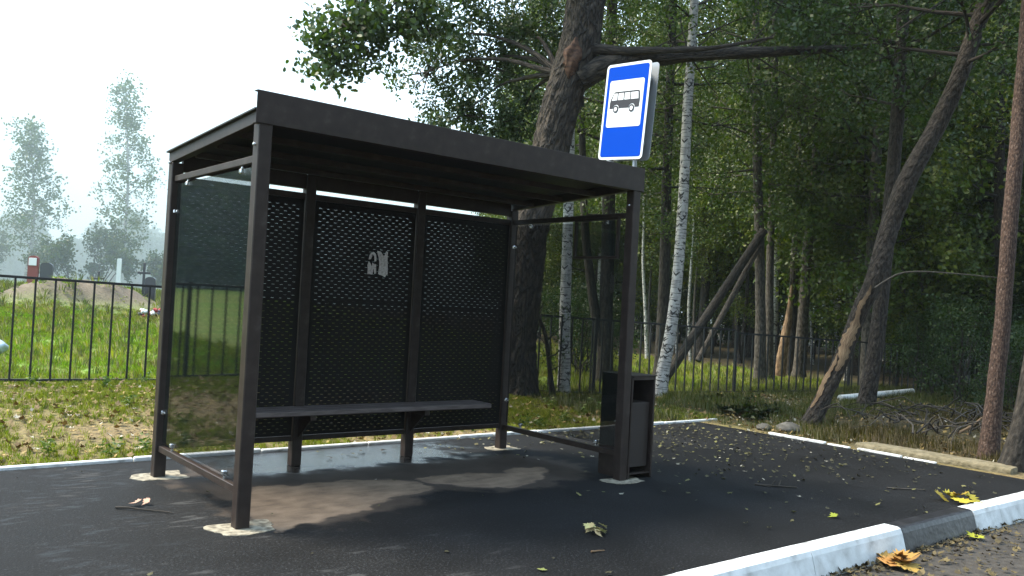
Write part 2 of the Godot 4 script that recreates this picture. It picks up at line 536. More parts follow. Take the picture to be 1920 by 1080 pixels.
func pad_material() -> StandardMaterial3D:
	var w := 1640
	var h := 784
	var fields := []
	for poly in [SAND, SAND_LOBE, DIRT]:
		var im := Image.create(206, 98, false, Image.FORMAT_RF)
		for y in 98:
			for x in 206:
				var p := Vector2(lerpf(PAD_X0, PAD_X1, (x + 0.5) / 206), lerpf(PAD_Z0, PAD_Z1, (y + 0.5) / 98))
				var d := 1.0
				if p.x > -0.7 and p.x < 3.8 and p.y < 0.8: d = clampf(far_from(p, poly), -1, 1)
				im.set_pixel(x, y, Color(d, 0, 0))
		im.resize(w, h, Image.INTERPOLATE_BILINEAR)
		fields.append(im.get_data().to_float32_array())
	var coarse := noise_grey(w, h, fnl(71, 0.006, 5)).get_data()
	var rag := noise_grey(w, h, fnl(72, 0.02, 5)).get_data()
	var grain := noise_grey(w, h, fnl(73, 0.26, 2)).get_data()
	var streak := fnl(74, 0.016, 4)
	var simg := streak.get_image(w, h * 3)
	simg.convert(Image.FORMAT_L8)
	simg.resize(w, h)
	var st := simg.get_data()
	var o := PackedByteArray()
	o.resize(w * h * 3)
	var ro := PackedByteArray()
	ro.resize(w * h)
	var f0: PackedFloat32Array = fields[0]
	var f1: PackedFloat32Array = fields[1]
	var f2: PackedFloat32Array = fields[2]
	for y in h:
		var z := lerpf(PAD_Z0, PAD_Z1, float(y) / h)
		for x in w:
			var k := y * w + x
			var xx := lerpf(PAD_X0, PAD_X1, float(x) / w)
			var c := coarse[k] / 255.0
			var r := rag[k] / 255.0 - 0.5
			var g := grain[k] / 255.0
			var s := st[k] / 255.0
			# asphalt with its grit, paler dried streaks where feet have dragged dust to the side of the shelter
			var base := maxf(0.004 + 0.007 * c + 0.013 * (g - 0.4), 0.0015) + 0.035 * clampf((g - 0.72) * 6.0, 0.0, 1.0)
			var dusty := clampf((s + 0.25 * r - 0.66) * 6.0, 0.0, 1.0) * clampf(1.0 - absf(xx + 0.1) / 1.6, 0.0, 1.0) * smoothstep(0.48, 0.7, c)
			var cr := base + 0.035 * dusty
			var cg := base * 1.03 + 0.035 * dusty
			var cb := base * 1.13 + 0.035 * dusty
			var damp := clampf((0.47 - s) * 4.0, 0.0, 1.0) * clampf((0.9 - xx) * 0.8, 0.0, 1.0)
			var rough := 0.68 + 0.16 * c + 0.14 * (g - 0.5) + 0.1 * dusty - 0.24 * damp * smoothstep(0.42, 0.62, c + 0.4 * r)
			var dirt := smoothstep(0.10, -0.06, f2[k] + r * 0.30) * (0.65 + 0.35 * c)
			cr = lerpf(cr, 0.075 + 0.03 * r, dirt * 0.8)
			cg = lerpf(cg, 0.058 + 0.025 * r, dirt * 0.8)
			cb = lerpf(cb, 0.047 + 0.02 * r, dirt * 0.8)
			rough = lerpf(rough, 0.75, dirt)
			var sand := maxf(smoothstep(0.025, -0.02, f0[k] + r * 0.13), smoothstep(0.02, -0.02, f1[k] + r * 0.12))
			var sp := 0.8 + 0.5 * r + 0.35 * (s - 0.5) + 0.15 * (g - 0.5)
			cr = lerpf(cr, 0.25 * sp, sand)
			cg = lerpf(cg, 0.185 * sp, sand)
			cb = lerpf(cb, 0.135 * sp, sand)
			rough = lerpf(rough, 0.9, sand)
			# the low strip along the back edge holds a film of rain water
			var wet := smoothstep(-1.12, -1.40, z + r * 0.35) * smoothstep(0.30, 0.75, xx + r * 0.4) * smoothstep(2.9, 2.2, xx + r)
			rough = lerpf(rough, 0.10 + 0.22 * c * c, wet * (1.0 - sand))
			o[k * 3] = int(255.0 * pow(clampf(cr, 0, 1), 0.4545))
			o[k * 3 + 1] = int(255.0 * pow(clampf(cg, 0, 1), 0.4545))
			o[k * 3 + 2] = int(255.0 * pow(clampf(cb, 0, 1), 0.4545))
			ro[k] = int(255.0 * clampf(rough, 0.05, 1.0))
	var m := mat("pad_asphalt", Color.WHITE, 1.0)
	m.albedo_texture = ImageTexture.create_from_image(Image.create_from_data(w, h, false, Image.FORMAT_RGB8, o))
	m.roughness_texture = ImageTexture.create_from_image(Image.create_from_data(w, h, false, Image.FORMAT_L8, ro))
	m.roughness_texture_channel = BaseMaterial3D.TEXTURE_CHANNEL_GRAYSCALE
	m.normal_enabled = true
	m.normal_texture = bump_tex(1640, 784, fnl(75, 0.45, 2), 2.0)
	m.normal_scale = 0.22
	m.metallic_specular = 0.21
	return m

func kerb_block(x0: float, x1: float, m: Material, parent: Node) -> void:
	# section of a road kerb: sloping face towards the road, bevelled nose
	var sec := PackedVector2Array([Vector2(0, -0.3), Vector2(0.165, -0.3), Vector2(0.165, -0.14), Vector2(0.132, -0.02), Vector2(0.118, 0.008), Vector2(0.10, 0.016), Vector2(0.008, 0.016), Vector2(0, 0.008)])
	var s := MB.new()
	# outline runs in (z, y); its thickness runs along x
	var t := Transform3D(Basis(Vector3(0, 0, 1), Vector3(0, 1, 0), Vector3(-1, 0, 0)), Vector3.ZERO)
	s.slab(sec, x1 - x0, t)
	var o := put(s.mesh(), "kerb_block", m, parent, Vector3((x0 + x1) * 0.5, rng.randf_range(-0.003, 0.003), rng.randf_range(-0.003, 0.003)))
	o.rotation.y = rng.randf_range(-0.002, 0.002)

func build_setting() -> void:
	build_ground()
	# pavement slab
	var s := MB.new()
	var uvx := func(x: float) -> float: return (x - PAD_X0) / (PAD_X1 - PAD_X0)
	var nx := 60
	var nz := 24
	for r in nz + 1:
		for k in nx + 1:
			var x := lerpf(-9.0, PAD_X1, float(k) / nx)
			var z := lerpf(PAD_Z0, PAD_Z1, float(r) / nz)
			s.vert(Vector3(x, 0.0, z), Vector3.UP, Vector2(uvx.call(x), float(r) / nz))
	for r in nz:
		for k in nx:
			var a := r * (nx + 1) + k
			s.tri(a, a + 1, a + nx + 2)
			s.tri(a, a + nx + 2, a + nx + 1)
	s.flat([Vector3(PAD_X1, 0, PAD_Z0), Vector3(PAD_X1, 0, PAD_Z1), Vector3(PAD_X1, -0.2, PAD_Z1), Vector3(PAD_X1, -0.2, PAD_Z0)], Vector3.RIGHT)
	tag(put(s.mesh(), "pavement", pad_material()), "", "", "", "structure")
	# road
	s = MB.new()
	s.flat([Vector3(-60, -0.148, 1.9), Vector3(80, -0.148, 1.9), Vector3(80, -0.148, 9.2), Vector3(-60, -0.148, 9.2)], Vector3.UP)
	tag(put(s.mesh(), "road", M.road_asphalt), "", "", "", "structure")
	# road kerb, blocks painted white and black in turn
	var k1 := thing("road_kerb", Vector3(0, 0, 1.832), "", "", "", "structure")
	var edges := [-7.93, -6.88, -5.82, -4.77, -3.72, -2.67, -1.62, -0.57, 0.48, 1.53, 2.58, 3.63, 4.68, 5.12, 6.17, 6.66]
	for k in edges.size() - 1:
		var black := k in [0, 3, 6, 11]
		kerb_block(edges[k] + 0.003, edges[k + 1] - 0.003, M.black_paint if black else M.white_paint, k1)
	# narrow white edging along the back and the far end of the pavement
	var k2 := thing("edging_kerb", Vector3.ZERO, "", "", "", "structure")
	for k in 16:
		var x := -9.0 + k * 1.0
		if x > 6.3: break
		var o := bx("edging_block", M.white_paint, k2, Vector3(x + 0.5, -0.07 + rng.randf_range(-0.004, 0.006), -2.117 + rng.randf_range(-0.006, 0.006)), Vector3(0.993, 0.19, 0.042), 0.008)
		o.rotation.y = rng.randf_range(-0.004, 0.004)
	for q in [[-1.10, -0.38], [-0.36, -0.10], [-0.02, 0.46], [0.47, 0.80]]:
		var o := bx("edging_block", M.white_paint, k2, Vector3(6.628, -0.08 + rng.randf_range(-0.008, 0.006), (q[0] + q[1]) * 0.5), Vector3(0.052, 0.2, q[1] - q[0] - 0.01), 0.008)
		o.rotation.y = rng.randf_range(-0.012, 0.012)

# ---------------------------------------------------------------- shelter
const SL := 3.04
const SD := 1.51

func perforated(w: float, y0: float, y1: float) -> ArrayMesh:
	# sheet steel with staggered rows of punched slots: real openings
	var s := MB.new()
	var t := 0.003
	var pitch_y := 0.0255
	var slot_h := 0.0012
	var pitch_x := 0.066
	var slot := 0.024
	var margin := 0.04
	var y := y0
	var rows := int((y1 - y0 - 0.06) / pitch_y)
	var first := y0 + 0.03
	s.box(Vector3(0, y0 + 0.015, 0), Vector3(w, 0.03, t))
	for r in rows:
		y = first + r * pitch_y
		var x := -w * 0.5 + margin + (0.0 if r % 2 == 0 else pitch_x * 0.5)
		var from := -w * 0.5
		while x + slot < w * 0.5 - margin:
			s.box(Vector3((from + x) * 0.5, y + slot_h * 0.5, 0), Vector3(x - from, slot_h, t))
			from = x + slot
			x += pitch_x
		s.box(Vector3((from + w * 0.5) * 0.5, y + slot_h * 0.5, 0), Vector3(w * 0.5 - from, slot_h, t))
		var top := y + pitch_y if r < rows - 1 else y1
		s.box(Vector3(0, (y + slot_h + top) * 0.5, 0), Vector3(w, top - y - slot_h, t))
	return s.mesh()

func clip(parent: Node, p: Vector3, turn := 0.0, up := true) -> void:
	# glass clamp: a stud with a bright jaw
	var s := MB.new()
	s.box(Vector3(0, 0.018 if up else -0.018, 0), Vector3(0.034, 0.03, 0.03), Basis.IDENTITY, 0.006)
	s.box(Vector3.ZERO, Vector3(0.014, 0.05, 0.014), Basis.IDENTITY, 0.003)
	var o := put(s.mesh(), "glass_clamp", M.bright_steel, parent, p)
	o.rotation.x = turn

func build_shelter() -> void:
	var sh := thing("bus_shelter", Vector3.ZERO, "dark brown steel bus shelter with perforated back wall and sloping roof", "bus shelter")
	var P: Material = M.steel_paint
	var w := 0.08
	# posts
	for x in [0.0, SL]:
		bx("post", P, sh, Vector3(x, 1.135, 0), Vector3(w, 2.27, w), 0.005)
	for x in [0.0, SL / 3.0, SL * 2.0 / 3.0, SL]:
		bx("post", P, sh, Vector3(x, 1.122 if x > 0.1 and x < 3.0 else 1.095, -SD), Vector3(w, 2.244 if x > 0.1 and x < 3.0 else 2.19, w), 0.005)
	# concrete footings, laid flush in the asphalt
	var spots := [[0.0, 0.02, 0.34, 0.26], [SL, 0.03, 0.34, 0.2], [0.0, -SD - 0.0, 0.34, 0.27], [SL, -SD, 0.30, 0.22]]
	for q in spots:
		var ol := PackedVector2Array()
		for k in 46:
			var an := TAU * k / 46
			var sq := 1.0 / maxf(absf(cos(an)), absf(sin(an)))
			sq = lerpf(1.0, sq, 0.8) * (1.0 + 0.12 * sin(an * 3.0 + q[0] * 2.0 + q[1]) + rng.randf_range(-0.05, 0.05))
			ol.append(Vector2(cos(an) * sq * q[2] * 0.5, sin(an) * sq * q[3] * 0.5))
		var s := MB.new()
		s.slab(ol, 0.03, Transform3D(Basis(Vector3.RIGHT, Vector3(0, 0, -1), Vector3.UP), Vector3.ZERO))
		put(s.mesh(), "footing", M.footing_concrete, sh, Vector3(q[0] + 0.01, -0.0115, q[1]))
	# front fascia: folded sheet
	var fa := MB.new()
	fa.box(Vector3(0, 0.0, 0), Vector3(SL + 0.13, 0.184, 0.004), Basis.IDENTITY, 0.0015)
	fa.box(Vector3(0, -0.090, -0.027), Vector3(SL + 0.13, 0.004, 0.05), Basis.IDENTITY, 0.0015)
	fa.box(Vector3(0, 0.090, -0.027), Vector3(SL + 0.13, 0.004, 0.05), Basis.IDENTITY, 0.0015)
	put(fa.mesh(), "fascia", P, sh, Vector3(SL * 0.5, 2.357, 0.046))
	# side beams following the roof slope
	for x in [-0.012, SL + 0.012]:
		var b := MB.new()
		b.bar(Vector3(0, 2.308, -0.008), Vector3(0, 2.226, -SD - 0.045), 0.056, 0.07, 0.003)
		put(b.mesh(), "side_beam", P, sh, Vector3(x, 0, 0))
	# roof sheet with ribs
	var slope := atan2(0.082, SD + 0.037)
	var rb := Basis(Vector3.RIGHT, -slope)
	bx("roof_panel", M.roof_sheet, sh, Vector3(SL * 0.5, 2.309, -0.777), Vector3(SL + 0.12, 0.012, SD + 0.06), 0.002, rb)
	for k in 9:
		var ribs := MB.new()
		ribs.bar(Vector3(0, 2.362, 0.0), Vector3(0, 2.280, -SD - 0.04), 0.03, 0.016, 0.004)
		put(ribs.mesh(), "roof_rib", M.roof_sheet, sh, Vector3(0.05 + k * 0.3675, 0.0, 0))
	for z in [-0.42, -0.82, -1.2]:
		bx("purlin", P, sh, Vector3(SL * 0.5, 2.302 + z * 0.054 - 0.028 + 0.015, z), Vector3(SL - 0.06, 0.04, 0.04), 0.003)
	bx("front_beam", P, sh, Vector3(SL * 0.5, 2.298, 0.0), Vector3(SL - 0.083, 0.06, 0.06), 0.003)
	for k in 3:
		var x := SL / 6.0 + k * SL / 3.0
		bx("back_beam", P, sh, Vector3(x, 2.195, -SD), Vector3(SL / 3.0 - w - 0.002, 0.122, 0.05), 0.003)
		var ow := SL / 3.0 - w - 0.004
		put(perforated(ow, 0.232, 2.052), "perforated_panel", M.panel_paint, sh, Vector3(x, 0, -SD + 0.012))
		bx("panel_top_rail", P, sh, Vector3(x, 2.076, -SD), Vector3(ow, 0.048, 0.04), 0.003)
		bx("panel_bottom_rail", P, sh, Vector3(x, 0.211, -SD), Vector3(ow, 0.04, 0.04), 0.003)
	# side frames with tinted glass
	for x in [0.0, SL]:
		bx("side_rail", P, sh, Vector3(x, 2.077, -SD * 0.5), Vector3(0.04, 0.042, SD - w - 0.002), 0.003)
		bx("side_rail", P, sh, Vector3(x, 0.2, -SD * 0.5), Vector3(0.04, 0.042, SD - w - 0.002), 0.003)
		bx("glass_pane", M.glass, sh, Vector3(x, 1.143, -SD * 0.5), Vector3(0.008, 1.79, SD - w - 0.05), 0.0)
		for z in [-1.24, -0.28]:
			clip(sh, Vector3(x, 0.237, z))
			clip(sh, Vector3(x, 2.045, z), 0.0, false)
		for y in [0.45, 1.85]:
			clip(sh, Vector3(x, y, -1.455), PI / 2, false)
			clip(sh, Vector3(x, y, -0.055), PI / 2, true)
	# notice frame hung on the far glass
	var nf := put(MB.new_frame(0.51, 0.335, 0.022, 0.03), "notice_frame", P, sh, Vector3(SL - 0.022, 1.902, -0.372))
	bx("frame_pane", M.clear_glass, nf, Vector3(-0.004, 0, 0), Vector3(0.004, 0.293, 0.468), 0.0)
	# bolt heads
	for q in [[0.0, 2.17, 0.0], [0.0, 2.21, -SD], [SL, 2.17, 0.0]]:
		var s := MB.new()
		s.tube([[0, 0, 0, .011], [-0.012, 0, 0, .011], [-0.016, 0, 0, .006]], 8, 1.0)
		put(s.mesh(), "bolt", M.bright_steel, sh, Vector3(q[0] - 0.04, q[1] - 0.02, q[2]))

func build_bench() -> void:
	var be := thing("bench", Vector3(1.62, 0, -1.36), "brown slatted bench fixed along the perforated back wall", "bench")
	for k in 3:
		bx("seat_plank", M.bench_wood, be, Vector3(0, 0.439, -0.093 + k * 0.098), Vector3(2.12, 0.038, 0.09), 0.005)
	for x in [SL / 3.0 - 1.62, SL * 2.0 / 3.0 - 1.62]:
		var s := MB.new()
		s.box(Vector3(0, -0.02, 0.005), Vector3(0.05, 0.04, 0.26), Basis.IDENTITY, 0.003)
		s.slab(PackedVector2Array([Vector2(-0.105, -0.04), Vector2(0.09, -0.04), Vector2(-0.105, -0.2)]), 0.008, Transform3D(Basis(Vector3(0, 0, 1), Vector3.UP, Vector3(-1, 0, 0)), Vector3.ZERO))
		put(s.mesh(), "bracket", M.steel_paint, be, Vector3(x, 0.418, 0))

func build_bin() -> void:
	var b := thing("litter_bin", Vector3(3.225, 0, -0.125), "tall dark brown steel litter bin beside the front post", "litter bin")
	var P: Material = M.steel_paint
	var hx := 0.138
	var hz := 0.168
	bx("side_panel", P, b, Vector3(-hx + 0.004, 0.405, 0), Vector3(0.006, 0.81, hz * 2 - 0.004), 0.002)
	bx("side_panel", P, b, Vector3(hx - 0.004, 0.405, 0), Vector3(0.006, 0.81, hz * 2 - 0.004), 0.002)
	bx("back_panel", P, b, Vector3(0, 0.43, -hz + 0.01), Vector3(hx * 2 - 0.018, 0.74, 0.006), 0.002)
	bx("lid", P, b, Vector3(0, 0.815, 0), Vector3(hx * 2 + 0.006, 0.01, hz * 2 + 0.006), 0.002)
	# inner can, its face set back a little; open above and below
	var can := MB.new()
	can.box(Vector3(0, 0.345, -0.01), Vector3(hx * 2 - 0.05, 0.51, hz * 2 - 0.05), Basis.IDENTITY, 0.004)
	put(can.mesh(), "inner_can", M.bin_panel, b)
	bx("base_plate", P, b, Vector3(0, 0.04, 0), Vector3(hx * 2 - 0.018, 0.008, hz * 2 - 0.03), 0.002)
	for x in [-hx + 0.013, hx - 0.013]:
		bx("front_lip", P, b, Vector3(x, 0.405, hz - 0.006), Vector3(0.012, 0.79, 0.006), 0.001)
	bx("front_lip", P, b, Vector3(0, 0.795, hz - 0.006), Vector3(hx * 2 - 0.042, 0.025, 0.006), 0.001)

func rounded(w: float, h: float, r: float, seg := 6) -> PackedVector2Array:
	var o := PackedVector2Array()
	for q in [[1, 1, 0.0], [-1, 1, PI / 2], [-1, -1, PI], [1, -1, PI * 1.5]]:
		for k in seg + 1:
			var an: float = q[2] + PI / 2 * k / seg
			o.append(Vector2(q[0] * (w * 0.5 - r) + cos(an) * r, q[1] * (h * 0.5 - r) + sin(an) * r))
	return o

func disc(c: Vector2, r: float, seg := 24) -> PackedVector2Array:
	var o := PackedVector2Array()
	for k in seg: o.append(c + Vector2(cos(TAU * k / seg), sin(TAU * k / seg)) * r)
	return o

func build_sign() -> void:
	# local x runs across the plate, y up it, z out of its face; the face looks along -x of the world
	var sg := thing("bus_stop_sign", Vector3(3.0, 2.455, -0.14), "blue bus stop sign with white panel and black bus, above the roof", "sign")
	var face := Basis(Vector3(0, 0, 1), Vector3(0, 1, 0), Vector3(-1, 0, 0))
	face = Basis(Vector3.RIGHT, 0.08) * face
	var W := 0.485
	var H := 0.768
	var up := Vector3(0, 0.454, 0.031)
	var at := func(z: float) -> Transform3D: return Transform3D(face, up + face * Vector3(0, 0, z))
	var s := MB.new()
	s.slab(rounded(W, H, 0.035), 0.004, at.call(0.0))
	var plate := put(s.mesh(), "plate", M.sign_white, sg)
	tag(plate, "white bordered front plate of the sign")
	s = MB.new()
	s.slab(rounded(W - 0.042, H - 0.042, 0.022), 0.0016, at.call(0.0028))
	put(s.mesh(), "blue_field", M.sign_blue, plate)
	s = MB.new()
	var pc := Vector2(0.0, 0.063)
	var pw := 0.375
	var ol := rounded(pw, pw, 0.02)
	for k in ol.size(): ol[k] += pc
	s.slab(ol, 0.0016, at.call(0.0044))
	put(s.mesh(), "white_panel", M.sign_white, plate)
	# the bus in black: u runs 0..1 across the panel, v 0..1 up it
	var uv := func(u: float, v: float) -> Vector2: return pc + Vector2(u - 0.5, v - 0.5) * pw
	var bus := PackedVector2Array()
	for q in [[.055, .40], [.055, .52], [.075, .60], [.155, .735], [.19, .755], [.86, .755], [.90, .735], [.925, .56], [.915, .40], [.80, .40], [.785, .445], [.75, .475], [.71, .482], [.67, .475], [.635, .445], [.62, .40], [.335, .40], [.32, .445], [.285, .475], [.245, .482], [.205, .475], [.17, .445], [.155, .40]]:
		bus.append(uv.call(q[0], q[1]))
	s = MB.new()
	s.slab(bus, 0.0016, at.call(0.0060))
	put(s.mesh(), "bus_body", M.sign_black, plate)
	for q in [[[.105, .575], [.17, .72], [.265, .72], [.265, .575]], [[.295, .575], [.295, .72], [.45, .72], [.45, .575]], [[.48, .575], [.48, .72], [.635, .72], [.635, .575]], [[.665, .575], [.665, .72], [.865, .72], [.885, .575]]]:
		var win := PackedVector2Array()
		for p in q: win.append(uv.call(p[0], p[1]))
		s = MB.new()
		s.slab(win, 0.0016, at.call(0.0076))
		put(s.mesh(), "bus_window", M.sign_white, plate)
	for u in [.245, .71]:
		s = MB.new()
		s.slab(disc(uv.call(u, .385), 0.078 * pw), 0.0016, at.call(0.0076))
		put(s.mesh(), "bus_wheel", M.sign_black, plate)
		s = MB.new()
		s.slab(disc(uv.call(u, .385), 0.045 * pw), 0.0016, at.call(0.0092))
		put(s.mesh(), "bus_wheel_hub", M.sign_white, plate)
	# twin plate for the other direction, on the far side of the poles
	s = MB.new()
	s.slab(rounded(W, H, 0.035), 0.004, at.call(-0.085))
	var twin := put(s.mesh(), "back_plate", M.sign_back, sg)
	s = MB.new()
	s.slab(rounded(W - 0.034, H - 0.034, 0.024), 0.0016, at.call(-0.0878))
	put(s.mesh(), "blue_field", M.sign_blue, twin)
	for x in [-0.13, 0.13]:
		s = MB.new()
		var a: Vector3 = (at.call(-0.042) as Transform3D) * Vector3(x, H * 0.44, 0)
		var c: Vector3 = (at.call(-0.042) as Transform3D) * Vector3(x, -H * 0.5, 0)
		s.tube([[c.x, -0.13, c.z, .018], [c.x, c.y, c.z, .018], [a.x, a.y, a.z, .018]], 10, 1.0)
		put(s.mesh(), "pole", M.sign_back, sg)
	for y in [-0.25, 0.25]:
		s = MB.new()
		s.box((at.call(-0.042) as Transform3D) * Vector3(0, y, 0), Vector3(0.38, 0.03, 0.07), face, 0.003)
		put(s.mesh(), "bracket", M.sign_back, sg)

func build_poster() -> void:
	# what is left of a torn bill
	var p := thing("torn_poster", Vector3(1.645, 1.605, -SD + 0.0155), "torn white remains of a paper bill on the perforated wall", "poster")
	var bits := [
		[[-.095, -.095], [-.05, -.095], [-.045, -.04], [-.03, -.09], [-.015, -.085], [-.02, -.01], [-.055, .0], [-.06, -.03], [-.088, .012], [-.098, -.02]],
		[[-.09, .025], [-.075, .075], [-.05, .09], [-.025, .07], [-.02, .015], [-.035, .012], [-.04, .06], [-.06, .072], [-.07, .03]],
		[[.005, -.085], [.03, -.095], [.07, -.11], [.092, -.085], [.088, .0], [.085, .1], [.07, .105], [.05, .06], [.02, .095], [-.015, .1], [.0, .05], [.012, -.02]]]
	for q in bits:
		var ol := PackedVector2Array()
		for k in q.size():
			var a := Vector2(q[k][0], q[k][1])
			var b := Vector2(q[(k + 1) % q.size()][0], q[(k + 1) % q.size()][1])
			ol.append(a)
			ol.append(a.lerp(b, 0.5) + Vector2(rng.randf_range(-.004, .004), rng.randf_range(-.004, .004)))
		var s := MB.new()
		s.slab(ol, 0.0015)
		put(s.mesh(), "paper_scrap", M.torn_paper, p)

# ---------------------------------------------------------------- fence
func build_fence() -> void:
	var d := Vector3(0.9906, 0, 0.1369)
	var a := Vector3(0.265, 0, -5.41)
	var turn := Basis(Vector3.UP, -atan2(d.z, d.x))
	var f := thing("picket_fence", Vector3.ZERO, "thin black steel picket fence between the verge and the lawn", "fence")
	var posts := [-7.6, -4.7, -1.8, 1.1, 4.0, 6.9, 9.8, 12.7, 15.6, 18.5]
	var pm := MB.new()
	pm.box(Vector3(0, 0.5, 0), Vector3(0.02, 1.0, 0.02))
	var picket := pm.mesh()
	for k in posts.size() - 1:
		var s0: float = posts[k]
		var s1: float = posts[k + 1]
		var top := func(s: float) -> float: return 1.335 - 0.0245 * clampf(s, -1.0, 20.0) - (0.05 if k >= 6 else 0.0)
		var low := func(s: float) -> float:
			var p: Vector3 = a + d * s
			return ground_y(p.x, p.z) + 0.03
		var p0: Vector3 = a + d * s0
		bx("post", M.fence_steel, f, p0 + Vector3(0, (top.call(s0 + 0.01) + 0.02) * 0.5 - 0.1, 0), Vector3(0.045, top.call(s0 + 0.01) + 0.24, 0.045), 0.003, turn)
		for rail in ["top_rail", "bottom_rail"]:
			var m := MB.new()
			var q0 := p0 + d * 0.024
			var q1: Vector3 = a + d * (s1 - 0.024)
			q0.y = top.call(s0) if rail == "top_rail" else low.call(s0)
			q1.y = top.call(s1) if rail == "top_rail" else low.call(s1)
			m.bar(q0, q1, 0.022, 0.028, 0.002)
			put(m.mesh(), rail, M.fence_steel, f)
		var s := -0.60 - 0.186 * 40
		while s < s1 - 0.06:
			if s > s0 + 0.06:
				var y0: float = lerpf(low.call(s0), low.call(s1), (s - s0) / (s1 - s0)) + 0.013
				var y1: float = lerpf(top.call(s0), top.call(s1), (s - s0) / (s1 - s0)) - 0.0135
				var o := put(picket, "picket", M.fence_steel, f, a + d * s + Vector3(0, y0, 0))
				o.transform.basis = turn.scaled(Vector3(1, y1 - y0, 1))
			s += 0.186

# ---------------------------------------------------------------- foliage
func leaf(s: MB, at: Vector3, dir: Vector3, side: Vector3, l: float, w: float, lobes: int) -> void:
	var nn := dir.cross(side).normalized()
	var first := s.v.size()
	if lobes == 0:
		s.vert(at, nn); s.vert(at + dir * l * 0.42 + side * w * 0.5 + nn * w * 0.12, nn); s.vert(at + dir * l, nn); s.vert(at + dir * l * 0.42 - side * w * 0.5 + nn * w * 0.12, nn)
		s.i.append_array([first, first + 1, first + 2, first, first + 2, first + 3])
		return
	# lobed oak-like outline
	var prof := [0.0, 0.22, 0.34, 0.24, 0.48, 0.30, 0.50, 0.28, 0.30, 0.0]
	for k in prof.size():
		var u := float(k) / (prof.size() - 1)
		s.vert(at + dir * l * u + side * w * prof[k] + nn * l * 0.1 * sin(u * PI), nn)
		s.vert(at + dir * l * u - side * w * prof[k] + nn * l * 0.1 * sin(u * PI), nn)
	for k in prof.size() - 1:
		var a := first + k * 2
		s.i.append_array([a, a + 2, a + 3, a, a + 3, a + 1])

func spray(sd: int, count: int, length: float, l: float, w: float, spread := 0.9, lobes := 0, base := Color.WHITE) -> ArrayMesh:
	var r := RandomNumberGenerator.new()
	r.seed = sd
	var s := MB.new()
	s.coloured = true
	for k in count:
		var t := (k + 0.6) / count
		var an := k * 2.4 + r.randf() * 1.2
		var dir := Vector3(cos(an) * spread, r.randf_range(-0.1, 0.7), sin(an) * spread).normalized()
		var side := dir.cross(Vector3(r.randf_range(-1, 1), r.randf_range(0.2, 1), r.randf_range(-1, 1))).normalized()
		var g := r.randf_range(0.72, 1.2)
		s.col = Color(base.r * g * r.randf_range(0.9, 1.15), base.g * g, base.b * g * r.randf_range(0.7, 1.1))
		var p := Vector3(r.randf_range(-1, 1), 0, r.randf_range(-1, 1)) * length * 0.28 + Vector3(0, t * length, 0)
		leaf(s, p, dir, side, l * r.randf_range(0.75, 1.2), w * r.randf_range(0.8, 1.15), lobes)
	return s.mesh()

func tuft(sd: int, blades: int, wide: float, lean: float) -> ArrayMesh:
	var r := RandomNumberGenerator.new()
	r.seed = sd
	var s := MB.new()
	s.coloured = true
	for k in blades:
		var an := r.randf() * TAU
		var p := Vector3(cos(an), 0, sin(an)) * r.randf() * 0.35
		var out := Vector3(cos(an + r.randf_range(-1, 1)), 0, sin(an + r.randf_range(-1, 1)))
		var h := r.randf_range(0.55, 1.0)
		var ln := lean * r.randf_range(0.3, 1.2)
		var side := out.cross(Vector3.UP).normalized() * wide * 0.5
		var q := p + out * ln * 0.35 + Vector3(0, h * 0.6, 0)
		var e := p + out * ln + Vector3(0, h, 0)
		var g := r.randf_range(0.75, 1.2)
		s.col = Color(g, g, g * 0.9)
		var nn := (out + Vector3.UP * 0.6).normalized()
		var f := s.v.size()
		s.vert(p - side, nn); s.vert(p + side, nn); s.vert(q + side * 0.8, nn); s.vert(q - side * 0.8, nn); s.vert(e, nn)
		s.i.append_array([f, f + 1, f + 2, f, f + 2, f + 3, f + 3, f + 2, f + 4])
	return s.mesh()

func sprays(p: Array, c0: Color, c1: Color) -> Array:
	# six sprays of the same kind in tones between two greens
	var o := []
	for k in 6: o.append(spray(p[0] * 10 + k, p[1], p[2], p[3], p[4], p[5] if p.size() > 5 else 0.9, p[6] if p.size() > 6 else 0, c0.lerp(c1, k / 5.0)))
	return o

func fuse(called: String, kinds: Array, m: Material, parent: Node, ts: Array) -> MeshInstance3D:
	var st := SurfaceTool.new()
	st.begin(Mesh.PRIMITIVE_TRIANGLES)
	for k in ts.size(): st.append_from(kinds[rng.randi() % kinds.size()], 0, ts[k])
	return put(st.commit(), called, m, parent)

func any_dir() -> Vector3:
	var a := rng.randf() * TAU
	var y := rng.randf_range(-1, 1)
	var q := sqrt(1 - y * y)
	return Vector3(q * cos(a), y, q * sin(a))

func aim(d: Vector3) -> Basis:
	var y := d.normalized()
	var x := y.cross(Vector3(0.31, 0.2, 0.93)).normalized()
	return Basis(x, y, x.cross(y)).rotated(y, rng.randf() * TAU)

func tint(a: Color, b: Color) -> Color:
	var g := rng.randf_range(0.8, 1.2)
	var c := a.lerp(b, rng.randf())
	return Color(c.r * g, c.g * g, c.b * g)

class Crown:
	var ts := []
	var cs := PackedColorArray()

